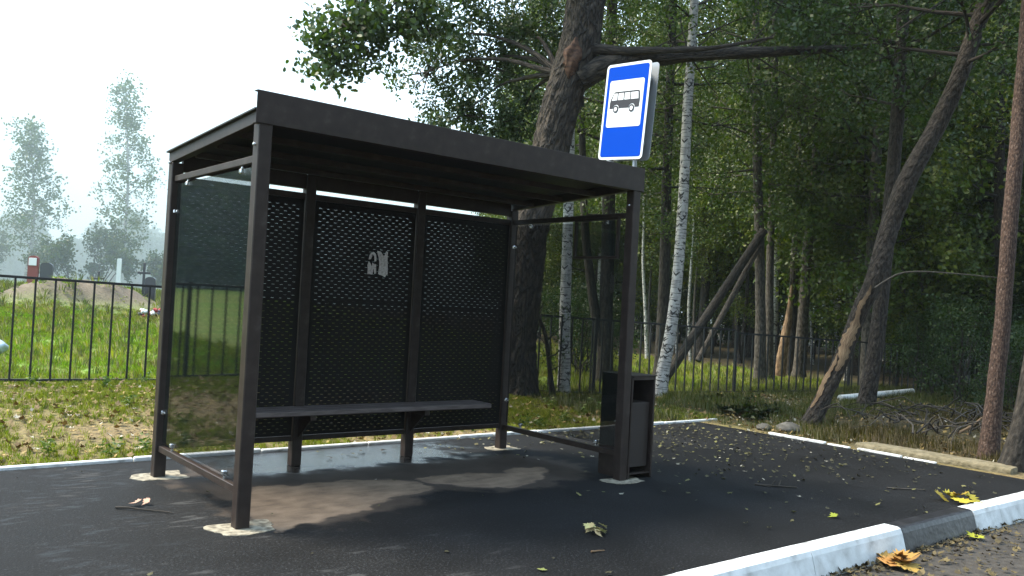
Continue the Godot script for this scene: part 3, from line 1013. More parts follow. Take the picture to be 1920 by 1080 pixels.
# limbs, branches and leaves on a trunk given as [x, y, z, radius] points
func grow(trunk: Array, o: Dictionary, wood: MB, cr: Crown) -> void:
	var m := trunk.size()
	var total := 0.0
	for k in m - 1: total += Vector3(trunk[k][0], trunk[k][1], trunk[k][2]).distance_to(Vector3(trunk[k + 1][0], trunk[k + 1][1], trunk[k + 1][2]))
	for k: int in o.limbs:
		var fr: float = lerpf(o.from, 0.98, (k + rng.randf()) / o.limbs)
		var want := fr * total
		var p := Vector3.ZERO
		var r := 0.0
		for j in m - 1:
			var a := Vector3(trunk[j][0], trunk[j][1], trunk[j][2])
			var b := Vector3(trunk[j + 1][0], trunk[j + 1][1], trunk[j + 1][2])
			var l := a.distance_to(b)
			if want <= l or j == m - 2:
				p = a.lerp(b, clampf(want / l, 0, 1)); r = lerpf(trunk[j][3], trunk[j + 1][3], clampf(want / l, 0, 1))
				break
			want -= l
		var u: float = (fr - o.from) / (1.0 - o.from)
		var shape: float = lerpf(1.0, 0.25, u) * (0.55 + 0.45 * smoothstep(0.0, 0.25, u))
		var L: float = o.reach * shape * rng.randf_range(0.7, 1.2)
		var az: float = k * 2.399 + rng.randf_range(-0.5, 0.5)
		if o.has("side") and rng.randf() < o.bias: az = o.side + rng.randf_range(-0.9, 0.9)
		var el: float = lerpf(o.low, o.high, u) + rng.randf_range(-0.2, 0.2)
		var d := Vector3(cos(az) * cos(el), sin(el), sin(az) * cos(el))
		var r0 := minf(r * 0.5, 0.006 + L * 0.014)
		var path := []
		var n := 5
		for j in n:
			var t := float(j) / (n - 1)
			var q: Vector3 = p + d * L * t + Vector3.UP * (o.curve * L * t * t) + any_dir() * 0.05 * L * t
			path.append([q.x, q.y, q.z, lerpf(r0, 0.004, t)])
		wood.tube(path, 5, 9.0)
		for j: int in o.twigs:
			var t: float = lerpf(0.25, 1.0, (j + rng.randf()) / o.twigs)
			var g := mini(int(t * (n - 1)), n - 2)
			var a := Vector3(path[g][0], path[g][1], path[g][2])
			var b := Vector3(path[g + 1][0], path[g + 1][1], path[g + 1][2])
			var q := a.lerp(b, t * (n - 1) - g)
			var d2: Vector3 = ((b - a).normalized() + any_dir() * 0.9 + Vector3.UP * o.hang).normalized()
			var L2: float = L * rng.randf_range(0.22, 0.42) + 0.15
			var e: Vector3 = q + d2 * L2
			wood.tube([[q.x, q.y, q.z, lerpf(r0, 0.004, t) * 0.6 + 0.001], [e.x, e.y, e.z, 0.002]], 3, 9.0)
			for w: int in o.sprays:
				var tt: float = (w + rng.randf()) / o.sprays
				var at: Vector3 = q.lerp(e, tt) + any_dir() * rng.randf() * o.jitter
				cr.ts.append(Transform3D(aim(d2 + any_dir() * 0.9 + Vector3.UP * o.hang).scaled(Vector3.ONE * o.size * rng.randf_range(0.75, 1.25)), at))
				cr.cs.append(tint(o.c0, o.c1))

func shift(path: Array, by: Vector3) -> Array:
	var o := []
	for q in path: o.append([q[0] - by.x, q[1] - by.y, q[2] - by.z, q[3]])
	return o

func tree(called: String, trunk: Array, bark: Material, o: Dictionary, leaves: Array, label: String, category := "tree", group := "", sides := 12, amp := 0.12, step := 0.22) -> Node3D:
	var base := Vector3(trunk[0][0], trunk[0][1], trunk[0][2])
	var t := thing(called, base, label, category, group)
	var path := shift(trunk, base)
	var s := MB.new()
	s.tube(path, sides, step, bark_noise, amp, 0.25)
	put(s.mesh(), "trunk", bark, t)
	if o.is_empty(): return t
	var wood := MB.new()
	var cr := Crown.new()
	grow(path, o, wood, cr)
	put(wood.mesh(), "branches", o.get("wood", bark), t)
	fuse("crown", sprays(leaves, o.c0, o.c1), M.leaf, t, cr.ts)
	return t

var bark_noise := fnl(81, 1.1, 3)

func spec(over: Dictionary) -> Dictionary:
	var o := {"from": 0.35, "limbs": 26, "reach": 2.4, "low": 0.2, "high": 0.9, "curve": 0.05, "twigs": 6, "hang": 0.0, "sprays": 5, "jitter": 0.15, "size": 1.0, "c0": Color(.045, .080, .013), "c1": Color(.095, .125, .020)}
	o.merge(over, true)
	return o

const OAK = [[5.45, -0.05, -4.36, 0.3919], [5.45, 0.21, -4.35, 0.3257], [5.45, 0.82, -4.34, 0.2788], [5.48, 1.55, -4.29, 0.2594], [5.52, 2.35, -4.24, 0.2493], [5.6, 2.93, -4.16, 0.2456], [5.69, 3.47, -4.08, 0.2429], [5.76, 4.02, -4.01, 0.2392], [5.91, 4.83, -3.87, 0.253], [5.95, 5.34, -3.83, 0.2456], [6.0, 6.36, -3.76, 0.2263], [6.04, 7.67, -3.7, 0.1996], [6.05, 9.12, -3.66, 0.15], [6.03, 10.56, -3.64, 0.0727]]
const OAKLIMB = [[5.87,4.38,-3.79,0.179], [6.11,4.57,-3.59,0.158], [6.38,4.68,-3.37,0.129], [7.07,4.83,-2.94,0.108], [7.85,4.96,-2.56,0.081], [8.91,5.15,-2.09,0.053], [10.23,5.44,-1.53,0.027]]
const OAKLIMB2 = [[5.95,4.81,-3.71,0.093], [6.19,4.77,-3.39,0.064], [6.50,4.77,-3.01,0.049], [7.05,4.84,-2.57,0.032], [7.61,4.99,-1.98,0.017]]
const BIRCH1 = [[6.61, -0.01, -4.58, 0.1003], [6.6, 0.43, -4.57, 0.0892], [6.57, 1.13, -4.58, 0.0828], [6.54, 2.3, -4.58, 0.0754], [6.5, 3.47, -4.58, 0.0718], [6.46, 4.63, -4.59, 0.0644], [6.4, 6.58, -4.59, 0.0534], [6.31, 8.92, -4.61, 0.0359], [6.24, 10.86, -4.62, 0.0175]]
const BIRCH2 = [[8.01, 0.01, -3.96, 0.1206], [8.03, 0.4, -3.94, 0.0986], [8.09, 1.05, -3.87, 0.088], [8.13, 2.02, -3.82, 0.081], [8.13, 3.23, -3.79, 0.0774], [8.11, 4.43, -3.78, 0.0739], [8.11, 5.64, -3.75, 0.0669], [8.08, 7.25, -3.74, 0.0563], [8.01, 9.26, -3.74, 0.0387], [7.92, 11.67, -3.76, 0.0176]]
const SAPLING = [[6.09,0.04,-4.22,0.044], [6.04,0.46,-4.26,0.033], [5.97,0.90,-4.30,0.030], [5.89,1.14,-4.36,0.022], [5.81,1.27,-4.42,0.015]]
const DARKA = [[8.86,0.06,-5.98,0.159], [8.82,1.13,-5.98,0.126], [8.78,2.53,-5.98,0.117], [8.72,3.93,-6.00,0.112], [8.61,6.73,-6.02,0.093], [8.48,9.53,-6.06,0.056], [8.40,10.93,-6.09,0.028]]
const DARKB = [[8.82,0.57,-5.99,0.103], [8.68,1.21,-6.09,0.089], [8.54,2.05,-6.18,0.079], [8.43,2.98,-6.25,0.070], [8.29,4.84,-6.32,0.056], [8.13,6.70,-6.40,0.037], [8.03,8.10,-6.45,0.019]]
const DARKC = [[10.00,0.13,-5.70,0.126], [9.98,1.18,-5.69,0.106], [9.94,2.63,-5.68,0.097], [9.89,4.07,-5.69,0.087], [9.82,6.97,-5.68,0.072], [9.72,9.87,-5.69,0.043], [9.68,11.03,-5.70,0.019]]
const POLEA = [[9.82, 0.12, -5.45, 0.0853], [12.04, 2.98, -5.08, 0.0836]]
const POLEB = [[10.59, 0.47, -5.34, 0.0558], [12.03, 2.68, -5.16, 0.0541]]
const T1425 = [[12.35,0.01,-5.22,0.124], [12.29,1.27,-5.23,0.098], [12.20,2.82,-5.28,0.093], [12.08,4.36,-5.33,0.088], [11.96,6.43,-5.39,0.078], [11.77,9.52,-5.47,0.052], [11.69,10.86,-5.50,0.026]]
const T1443 = [[13.26,0.01,-5.64,0.098], [13.16,2.36,-5.67,0.076], [13.09,4.54,-5.67,0.071], [12.96,7.81,-5.70,0.060], [12.84,10.53,-5.73,0.027]]
const STUMP = [[13.85,0.12,-5.81,0.135], [13.88,0.50,-5.77,0.107], [13.92,0.96,-5.73,0.090], [13.95,1.52,-5.69,0.062], [13.97,2.03,-5.67,0.022]]
const T1480 = [[14.55,0.10,-6.01,0.127], [14.52,2.46,-5.98,0.093], [14.52,4.20,-5.94,0.087], [14.45,7.10,-5.93,0.070], [14.34,9.99,-5.95,0.035]]
const T1500 = [[14.36,0.11,-5.65,0.136], [14.36,1.76,-5.61,0.108], [14.37,3.58,-5.56,0.102], [14.40,4.72,-5.51,0.096], [14.37,6.99,-5.49,0.079], [14.28,9.48,-5.50,0.040]]
const B1600 = [[20.66,0.56,-8.02,0.105], [20.56,2.87,-8.04,0.090], [20.49,5.11,-8.05,0.082], [20.40,7.35,-8.06,0.075], [20.28,10.34,-8.09,0.067], [20.21,12.13,-8.11,0.037]]
const B1573 = [[22.18,0.55,-9.36,0.089], [21.95,5.40,-9.43,0.081], [21.90,7.02,-9.43,0.073], [21.73,11.07,-9.48,0.065], [21.65,12.68,-9.50,0.032]]
const BROKEN = [[7.78, -0.09, -1.33, 0.1346], [7.91, 0.35, -1.21, 0.0941], [8.05, 0.81, -1.08, 0.0896], [8.18, 1.35, -0.97, 0.0979], [8.24, 1.89, -0.78, 0.1116], [8.36, 2.56, -0.67, 0.1094], [8.41, 3.15, -0.49, 0.1152], [8.65, 3.82, -0.28, 0.1048], [8.72, 4.4, -0.08, 0.0984], [8.92, 5.32, 0.11, 0.0936], [9.02, 6.26, 0.33, 0.072], [9.08, 7.18, 0.54, 0.0408]]
const STRAIGHT = [[9.85, -0.03, -1.71, 0.1634], [9.87, 0.3, -1.68, 0.1224], [9.92, 0.91, -1.63, 0.1079], [9.96, 1.84, -1.58, 0.1018], [9.98, 2.91, -1.54, 0.0958], [9.99, 4.07, -1.5, 0.0935], [9.99, 5.22, -1.48, 0.0874], [9.97, 6.75, -1.46, 0.076], [9.9, 8.67, -1.47, 0.0464], [9.85, 9.81, -1.48, 0.0175]]
const PINE = [[7.42, -0.05, 0.95, 0.1], [7.44, 0.67, 0.98, 0.0798], [7.45, 1.43, 1.02, 0.0748], [7.46, 2.24, 1.04, 0.0731], [7.47, 3.06, 1.07, 0.0706], [7.48, 3.71, 1.09, 0.068], [7.49, 4.69, 1.12, 0.0638], [7.49, 6.32, 1.16, 0.0571], [7.46, 8.49, 1.19, 0.0454], [7.41, 10.66, 1.2, 0.0277], [7.37, 11.74, 1.19, 0.0118]]
const CORNER = [[6.99, -0.07, 1.31, 0.1207], [7.05, 0.32, 1.37, 0.0952], [7.11, 0.93, 1.43, 0.0867], [7.15, 1.95, 1.49, 0.0816], [7.19, 3.48, 1.56, 0.0731], [7.2, 5.52, 1.61, 0.0603], [7.17, 7.55, 1.64, 0.0391], [7.16, 8.56, 1.65, 0.017]]
const TWIG = [[7.86, 1.75, -0.57, 0.0132], [7.95, 1.91, -0.37, 0.0114], [8.05, 1.96, -0.16, 0.0096], [8.33, 1.95, 0.2, 0.0072], [8.63, 1.92, 0.57, 0.0054]]

func cluster(cr: Crown, ce: Vector3, rad: Vector3, lumps: int, each: int, size: float, c0: Color, c1: Color) -> void:
	for k in lumps:
		var q := ce + any_dir() * pow(rng.randf(), 0.4) * rad
		var lump := rng.randf_range(0.12, 0.3)
		for j in each:
			cr.ts.append(Transform3D(aim(any_dir() + Vector3.DOWN * 0.2).scaled(Vector3.ONE * size * rng.randf_range(0.7, 1.2)), q + any_dir() * lump * rng.randf()))
			cr.cs.append(tint(c0, c1))

func limb_to(wood: MB, a: Vector3, b: Vector3, r0: float, sag := 0.0) -> void:
	var path := []
	for k in 6:
		var t := k / 5.0
		var q := a.lerp(b, t) + Vector3.UP * sag * sin(t * PI) + (any_dir() * 0.06 * a.distance_to(b) * 0.3 if k > 0 and k < 5 else Vector3.ZERO)
		path.append([q.x, q.y, q.z, lerpf(r0, 0.006, pow(t, 0.8))])
	wood.tube(path, 6, 0.3)

func build_oak() -> void:
	var base := Vector3(OAK[0][0], OAK[0][1], OAK[0][2])
	var t := thing("oak_tree", base, "thick leaning oak with furrowed bark behind the shelter", "tree")
	var s := MB.new()
	s.tube(shift(OAK, base), 56, 0.045, fnl(82, 1.7, 3, FastNoiseLite.TYPE_SIMPLEX_SMOOTH, true), 0.13, 0.3)
	put(s.mesh(), "trunk", M.oak_bark, t)
	var wood := MB.new()
	wood.tube(shift(OAKLIMB, base), 12, 0.12, bark_noise, 0.2)
	wood.tube(shift(OAKLIMB2, base), 8, 0.15, bark_noise, 0.25)
	for k in 22:
		var q: Array = OAKLIMB[2 + k % 5]
		var from := Vector3(q[0], q[1], q[2]) - base
		limb_to(wood, from, from + (any_dir() + Vector3(0.7, 0.1, 0.3)) * rng.randf_range(0.5, 1.1), 0.014)
	var cr := Crown.new()
	var small := Crown.new()
	var g0 := Color(.034, .060, .022)
	var g1 := Color(.066, .096, .036)
	var top := Vector3(6.0, 6.4, -3.76)
	# the bough reaching out over the shelter towards the lawn, broad lobed leaves
	for q in [[Vector3(1.93, 4.02, -2.99), Vector3(.34, .26, .4), 16], [Vector3(2.26, 4.05, -2.75), Vector3(.38, .28, .45), 22], [Vector3(1.90, 3.66, -2.99), Vector3(.24, .24, .3), 13], [Vector3(2.12, 3.78, -2.85), Vector3(.22, .2, .3), 8], [Vector3(2.55, 4.10, -2.53), Vector3(.34, .28, .4), 18], [Vector3(2.2, 4.6, -2.8), Vector3(.5, .3, .6), 22], [Vector3(2.9, 5.1, -2.6), Vector3(.8, .5, .9), 34], [Vector3(4.4, 6.3, -3.1), Vector3(1.2, .8, 1.2), 40]]:
		cluster(cr, q[0] - base, q[1], q[2], 5, 0.9, g0, g1)
		limb_to(wood, (top if q[1].y > 0.45 else Vector3(2.9, 5.1, -2.6)) - base, q[0] - base, 0.05 if q[1].y > 0.45 else 0.02, 0.3)
		for k in 6: limb_to(wood, q[0] - base, q[0] + any_dir() * q[1] * 0.9 - base, 0.016)
	# the rest of the crown, around and above the trunk
	for q in [[Vector3(5.1, 5.3, -6.0), Vector3(.7, .6, .9), 22], [Vector3(5.6, 4.9, -5.7), Vector3(.8, .6, .9), 26], [Vector3(6.1, 5.4, -5.3), Vector3(.8, .6, .8), 24], [Vector3(5.4, 4.1, -5.8), Vector3(.6, .5, .8), 18], [Vector3(6.1, 4.1, -5.3), Vector3(.6, .6, .7), 20], [Vector3(4.95, 4.7, -6.1), Vector3(.45, .4, .6), 10], [Vector3(5.5, 6.3, -5.7), Vector3(1.2, .7, 1.0), 30],
			[Vector3(5.0, 7.6, -4.4), Vector3(1.6, 1.1, 1.6), 60], [Vector3(7.2, 7.8, -3.4), Vector3(1.4, 0.9, 1.4), 30], [Vector3(6.0, 9.0, -3.8), Vector3(1.8, 1.4, 1.8), 70], [Vector3(8.6, 5.6, -2.2), Vector3(1.0, .4, .8), 12]]:
		cluster(small, q[0] - base, q[1], q[2], 9, 1.0, g0, g1)
		limb_to(wood, (top if q[0].y > 5.5 else Vector3(5.80, 4.5, -4.1)) - base, q[0] - base, 0.05, 0.2)
		for k in 7: limb_to(wood, q[0] - base, q[0] + any_dir() * q[1] * 0.9 - base, 0.014)
	put(wood.mesh(), "branches", M.oak_bark, t)
	fuse("crown", sprays([101, 10, 0.24, 0.066, 0.05, 0.9, 1], g0 * 1.25, g1 * 1.3), M.leaf, t, cr.ts)
	fuse("crown", sprays([102, 14, 0.3, 0.07, 0.042], g0, g1), M.leaf, t, small.ts)
	# wound where a branch tore off
	var wound := MB.new()
	var rings := []
	var vs := PackedFloat32Array()
	for k in 9:
		var u := k / 8.0
		var ring := PackedVector3Array()
		for j in 14:
			var an := TAU * j / 14
			var e := sin(clampf(u, 0.02, 0.98) * PI)
			ring.append(Vector3(cos(an) * 0.11 * pow(e, 0.8) * (1.0 + 0.3 * sin(j * 2.1 + k * 1.3)), -0.26 + 0.52 * u + 0.03 * sin(j * 3.0), sin(an) * (0.055 + 0.03 * sin(j * 1.7 + k)) * e))
		rings.append(ring)
		vs.append(u)
	wound.skin(rings, vs)
	var w := put(wound.mesh(), "branch_wound", M.wound_wood, t, Vector3(5.68, 4.63, -3.72) - base)
	w.rotation = Vector3(0.0, -0.68, -0.12)
	tag(w, "reddish torn wound where a branch broke off")

func zone_of(q: Vector2) -> String:
	# which one it is, by what it stands behind
	var bear := (4.66 - q.y) / (q.x + 1.9)
	var dist := Vector2(q.x + 1.9, q.y - 4.66).length()
	var zone := "past the reddish pine"
	for e in [[0.98, "behind the oak"], [0.86, "behind the notice frame"], [0.75, "behind the curving birch"], [0.66, "behind the leaning poles"], [0.58, "behind the split stump"], [0.50, "behind the broken tree"], [0.43, "behind the straight grey tree"], [0.37, "between the straight tree and the pine"]]:
		if bear > e[0]: zone = e[1]; break
	return zone + (", front rank" if dist < 22.0 else (", second rank" if dist < 30.0 else (", third rank" if dist < 38.0 else ", last rank")))

func build_trees() -> void:
	build_oak()
	var fine := [103, 15, 0.34, 0.055, 0.04]
	var mid := [104, 20, 0.42, 0.064, 0.044]
	var big := [105, 26, 0.62, 0.095, 0.064]
	var yg0 := Color(.055, .10, .016)
	var yg1 := Color(.11, .15, .025)
	var bw := {"wood": M.dark_bark}
	tree("birch_tree", BIRCH1, M.birch_bark, spec({"from": 0.5, "limbs": 26, "reach": 1.7, "hang": -0.25, "c0": yg0, "c1": yg1, "wood": M.dark_bark}), fine, "straight white birch seen through the far glass beside the oak", "tree", "", 16, 0.05)
	tree("birch_tree", BIRCH2, M.birch_bark, spec({"from": 0.42, "limbs": 34, "reach": 1.8, "hang": -0.3, "c0": yg0, "c1": yg1, "wood": M.dark_bark}), fine, "slender curving white birch standing behind the litter bin", "tree", "", 16, 0.05)
	tree("sapling", SAPLING, M.dark_bark, spec({"from": 0.3, "limbs": 7, "reach": 0.7, "twigs": 2, "sprays": 1, "size": 0.6}), fine, "thin crooked sapling in front of the first birch", "tree", "", 7)
	tree("alder_tree", DARKA, M.dark_bark, spec({"from": 0.30, "limbs": 34, "reach": 2.2, "low": -0.1, "high": 0.8}), fine, "dark upright tree behind the notice frame", "tree")
	tree("alder_tree", DARKB, M.dark_bark, spec({"from": 0.3, "limbs": 22, "reach": 1.9, "low": 0.0}), fine, "dark bowed tree rising beside the upright one behind the glass", "tree")
	tree("alder_tree", DARKC, M.dark_bark, spec({"from": 0.25, "limbs": 36, "reach": 2.3, "low": -0.2}), fine, "dark slim tree directly behind the curving birch", "tree")
	tree("aspen_tree", T1425, M.grey_bark, spec({"from": 0.3, "limbs": 34, "reach": 2.4, "low": -0.1}), mid, "grey tree that the two cut poles lean against", "tree")
	tree("aspen_tree", T1443, M.grey_bark, spec({"from": 0.35, "limbs": 26, "reach": 2.1, "low": -0.1}), mid, "thin grey tree just behind the one the poles lean on", "tree")
	tree("aspen_tree", T1480, M.dark_bark, spec({"from": 0.3, "limbs": 28, "reach": 2.2}), mid, "dark tree rising behind the pale split stump", "tree")
	tree("aspen_tree", T1500, M.grey_bark, spec({"from": 0.3, "limbs": 30, "reach": 2.3}), mid, "grey leaning tree next past the pale split stump", "tree")
	tree("birch_tree", B1600, M.birch_bark, spec({"from": 0.5, "limbs": 24, "reach": 1.9, "wood": M.dark_bark}), mid, "thin bright birch deep in the wood left of the broken trunk", "tree", "", 10, 0.05)
	tree("birch_tree", B1573, M.birch_bark, spec({"from": 0.5, "limbs": 22, "reach": 1.9, "wood": M.dark_bark}), mid, "thinnest pale birch, farthest back in the wood", "tree", "", 10, 0.05)
	var br := tree("willow_tree", BROKEN, M.brown_bark, spec({"from": 0.62, "limbs": 26, "reach": 2.4, "low": 0.1, "c0": Color(.03, .06, .012), "c1": Color(.055, .09, .02)}), mid, "leaning broken tree with torn pale wood low on its trunk", "tree", "", 22, 0.16, 0.09)
	# strips of torn wood on its flank
	var base := br.position
	for q in [[0.70, 1.42, 0.72, 0.15], [0.20, 0.90, 0.38, -0.6], [1.25, 1.80, 0.25, 0.1]]:
		# laid bare on the trunk's own surface: a ragged strip between two heights
		var s := MB.new()
		var rows := 44
		var cols := 9
		for r in rows + 1:
			var y: float = lerpf(q[0], q[1], float(r) / rows)
			var j := 0
			while j < BROKEN.size() - 2 and BROKEN[j + 1][1] < y: j += 1
			var u: float = (y - BROKEN[j][1]) / (BROKEN[j + 1][1] - BROKEN[j][1])
			var a := Vector3(BROKEN[j][0], BROKEN[j][1], BROKEN[j][2])
			var b := Vector3(BROKEN[j + 1][0], BROKEN[j + 1][1], BROKEN[j + 1][2])
			var rad: float = lerpf(BROKEN[j][3], BROKEN[j + 1][3], u)
			var d := (b - a).normalized()
			var out := Vector3(-0.95, 0, 0.32)
			out = (out - d * out.dot(d)).normalized()
			var side := d.cross(out)
			var half: float = q[2] * sin(clampf(0.06 + 0.88 * r / rows, 0, 1) * PI) * (1.0 + 0.35 * sin(r * 0.9) * sin(r * 0.37 + 1.0))
			for k in cols + 1:
				var an: float = lerpf(-half, half, float(k) / cols) + q[3] + 0.12 * sin(r * 0.21)
				var lift := 1.13 + 0.04 * sin(k * 2.4 + r * 0.13) + (0.03 if (k * 7 + r / 5) % 4 == 0 else 0.0)
				var dir := out * cos(an) + side * sin(an)
				s.vert(a.lerp(b, u) + dir * rad * lift - base, dir, Vector2(float(k) / cols, y))
		for r in rows:
			for k in cols:
				var f := r * (cols + 1) + k
				s.tri(f, f + 1, f + cols + 2)
				s.tri(f, f + cols + 2, f + cols + 1)
		tag(put(s.mesh(), "torn_wood", M.torn_wood, br), "pale torn wood")
	var tw := MB.new()
	tw.tube(shift(TWIG, base), 5, 0.2)
	put(tw.mesh(), "branch", M.grey_bark, br)
	tree("aspen_tree", STRAIGHT, M.brown_bark, spec({"from": 0.42, "limbs": 32, "reach": 2.5, "c0": Color(.03, .06, .012), "c1": Color(.055, .09, .02)}), mid, "stout straight grey tree right behind the broken one", "tree", "", 18, 0.12, 0.14)
	tree("pine_tree", PINE, M.pine_bark, spec({"from": 0.6, "limbs": 22, "reach": 2.0, "wood": M.dark_bark, "c0": Color(.018, .045, .014), "c1": Color(.03, .06, .02)}), mid, "reddish scaly pine trunk by the end of the old kerb", "tree", "", 18, 0.1, 0.1)
	tree("aspen_tree", CORNER, M.dark_bark, spec({"from": 0.55, "limbs": 22, "reach": 2.2}), mid, "dark tree nearest the road, past the reddish pine", "tree", "", 16)
	# cut poles and stump
	for q in [[POLEA, "long dark cut pole leaning against the grey tree", M.dark_bark], [POLEB, "short pale cut pole leaning beside the long dark one", M.grey_bark]]:
		var p := Vector3(q[0][0][0], q[0][0][1], q[0][0][2])
		var s := MB.new()
		s.tube(shift(q[0], p), 12, 0.25, bark_noise, 0.08)
		tag(put(s.mesh(), "leaning_pole", q[2], self, p), q[1], "pole", "cut poles behind the fence")
	var sp := Vector3(STUMP[0][0], STUMP[0][1], STUMP[0][2])
	var ss := MB.new()
	ss.tube(shift(STUMP, sp), 10, 0.12, bark_noise, 0.35)
	tag(put(ss.mesh(), "split_stump", M.torn_wood, self, sp), "tall pale split stump behind the fence", "stump")
	# the wood behind: a few grown forms, repeated
	var kinds := []
	for k in 6:
		var h: float = [12.0, 14.0, 10.5, 13.0, 11.5, 9.0][k]
		var path := []
		var bend := rng.randf_range(-0.5, 0.5)
		for j in 7:
			var u := j / 6.0
			path.append([bend * u * u + 0.08 * sin(j * 2.0 + k), h * u - 0.1, 0.4 * bend * u, lerpf(0.05 + h * 0.0075, 0.02, u)])
		var bark: Material = [M.dark_bark, M.birch_bark, M.grey_bark, M.dark_bark, M.grey_bark, M.dark_bark][k]
		var c0 := Color(.045, .078, .012) if k % 2 == 0 else Color(.065, .10, .014)
		var c1 := Color(.085, .12, .018) if k % 2 == 0 else Color(.14, .165, .022)
		var label: String = ["dark broadleaf tree deep in the wood", "white stemmed birch deep in the wood", "grey broadleaf tree deep in the wood", "tall dark tree deep in the wood", "slim grey tree deep in the wood", "low bushy dark tree deep in the wood"][k]
		var t := tree(["broadleaf_tree", "birch_tree", "broadleaf_tree", "broadleaf_tree", "broadleaf_tree", "broadleaf_tree"][k], path, bark, spec({"from": [0.16, 0.25, 0.2, 0.22, 0.14, 0.05][k], "limbs": 40, "reach": [3.0, 2.4, 2.8, 3.0, 2.4, 2.6][k], "low": -0.1, "high": 0.9, "twigs": 7, "sprays": 4, "jitter": 0.3, "c0": c0, "c1": c1, "wood": M.dark_bark}), big, label, "tree", "trees deep in the wood", 9, 0.1, 0.8)
		kinds.append(t)
	var used := {}
	var spots := []
	var tries := 0
	while spots.size() < 62 and tries < 6000:
		tries += 1
		var x := rng.randf_range(10.0, 50.0)
		var z := rng.randf_range(-48.0, 1.2)
		var run := x + 1.9
		var slope := (4.66 - z) / run      # how far round to the left it stands
		var dist := Vector2(x + 1.9, z - 4.66).length()
		var ok := false
		if slope < 0.70: ok = x > 13.2 and z < 1.0 and dist < 46.0          # the dark wood on the right
		elif slope < 1.28: ok = dist > 24.0 + 6.0 * (slope - 0.7) and dist < 52.0  # beyond the grass
		if not ok: continue
		var gap := 2.0 if dist < 30.0 else 2.6
		for q in spots:
			if Vector2(q.x, q.y).distance_to(Vector2(x, z)) < gap: ok = false; break
		if ok: spots.append(Vector2(x, z))
	for k in spots.size():
		var q: Vector2 = spots[k]
		var kind := k % 6
		var o: Node3D = kinds[kind]
		if used.has(kind):
			o = o.duplicate()
			o.name = numbered(["broadleaf_tree", "birch_tree", "broadleaf_tree", "broadleaf_tree", "broadleaf_tree", "broadleaf_tree"][kind])
			add_child(o)
		used[kind] = true
		o.position = Vector3(q.x, ground_y(q.x, q.y), q.y)
		o.rotation.y = rng.randf() * TAU
		o.scale = Vector3.ONE * rng.randf_range(0.85, 1.15)
		o.set_meta("label", "%s in the wood %s" % [["dark broadleaf tree", "white stemmed birch", "grey broadleaf tree", "tall dark tree", "slim grey tree", "low bushy dark tree"][kind], zone_of(q)])
	# slender young trees crowding between the big ones
	var slim := []
	for k in 4:
		var h: float = [8.5, 7.5, 9.5, 6.5][k]
		var path := []
		var bend := rng.randf_range(-0.9, 0.9)
		for j in 7:
			var u := j / 6.0
			path.append([bend * u * u + 0.06 * sin(j * 1.7 + k), h * u - 0.1, 0.3 * bend * u + 0.05 * cos(j * 2.3), lerpf(0.042 + 0.008 * k, 0.008, u)])
		slim.append(tree("young_birch" if k == 1 else "young_tree", path, [M.dark_bark, M.birch_bark, M.grey_bark, M.dark_bark][k], spec({"from": [0.35, 0.4, 0.3, 0.15][k], "limbs": 22, "reach": 1.4, "low": 0.1, "high": 1.0, "twigs": 5, "sprays": 4, "c0": Color(.06, .095, .012), "c1": Color(.13, .15, .022), "wood": M.dark_bark}), mid, "young tree", "tree", "slender young trees in the wood", 7, 0.06, 0.6))
	var thin := []
	tries = 0
	while thin.size() < 40 and tries < 8000:
		tries += 1
		var b := rng.randf_range(0.36, 1.02)
		var d := rng.randf_range(13.5, 30.0)
		var q := Vector2(-1.9 + d * cos(atan(b)), 4.66 - d * sin(atan(b)))
		var ok := q.y < fence_z(q.x) - 0.6 and q.x > 8.2
		if b > 0.58 and d < 23.0: ok = false
		for e in thin + spots:
			if q.distance_to(e) < 0.8: ok = false; break
		if ok: thin.append(q)
	for k in thin.size():
		var q: Vector2 = thin[k]
		var o: Node3D = slim[k % 4]
		if k >= 4:
			o = o.duplicate()
			o.name = numbered("young_birch" if k % 4 == 1 else "young_tree")
			add_child(o)
		o.position = Vector3(q.x, ground_y(q.x, q.y), q.y)
		o.rotation.y = rng.randf() * TAU
		o.scale = Vector3.ONE * rng.randf_range(0.8, 1.2)
		o.set_meta("label", "%s in the wood %s" % [["slender dark young tree", "slender white young birch", "slender grey young tree", "leafy dark young tree"][k % 4], zone_of(q)])
	# the wood goes on across the road, behind the viewer
	for k in 20:
		var x := -15.0 + k * 1.9 + rng.randf_range(-0.6, 0.6)
		var z := 11.5 + (k % 3) * 2.4 + rng.randf_range(-0.6, 0.6)
		var o: Node3D = kinds[k % 6].duplicate()
		o.name = numbered(["broadleaf_tree", "birch_tree", "broadleaf_tree", "broadleaf_tree", "broadleaf_tree", "broadleaf_tree"][k % 6])
		add_child(o)
		o.position = Vector3(x, ground_y(x, z) + 0.05, z)
		o.rotation.y = rng.randf() * TAU
		o.scale = Vector3.ONE * rng.randf_range(0.85, 1.15)
		tag(o, "%s in the wood across the road, tree %s along" % [["dark broadleaf tree", "white stemmed birch", "grey broadleaf tree", "tall dark tree", "slim grey tree", "low bushy dark tree"][k % 6], ["one", "two", "three", "four", "five"][k / 6]], "tree", "trees across the road")
	# understorey shrubs
	var bushes := []
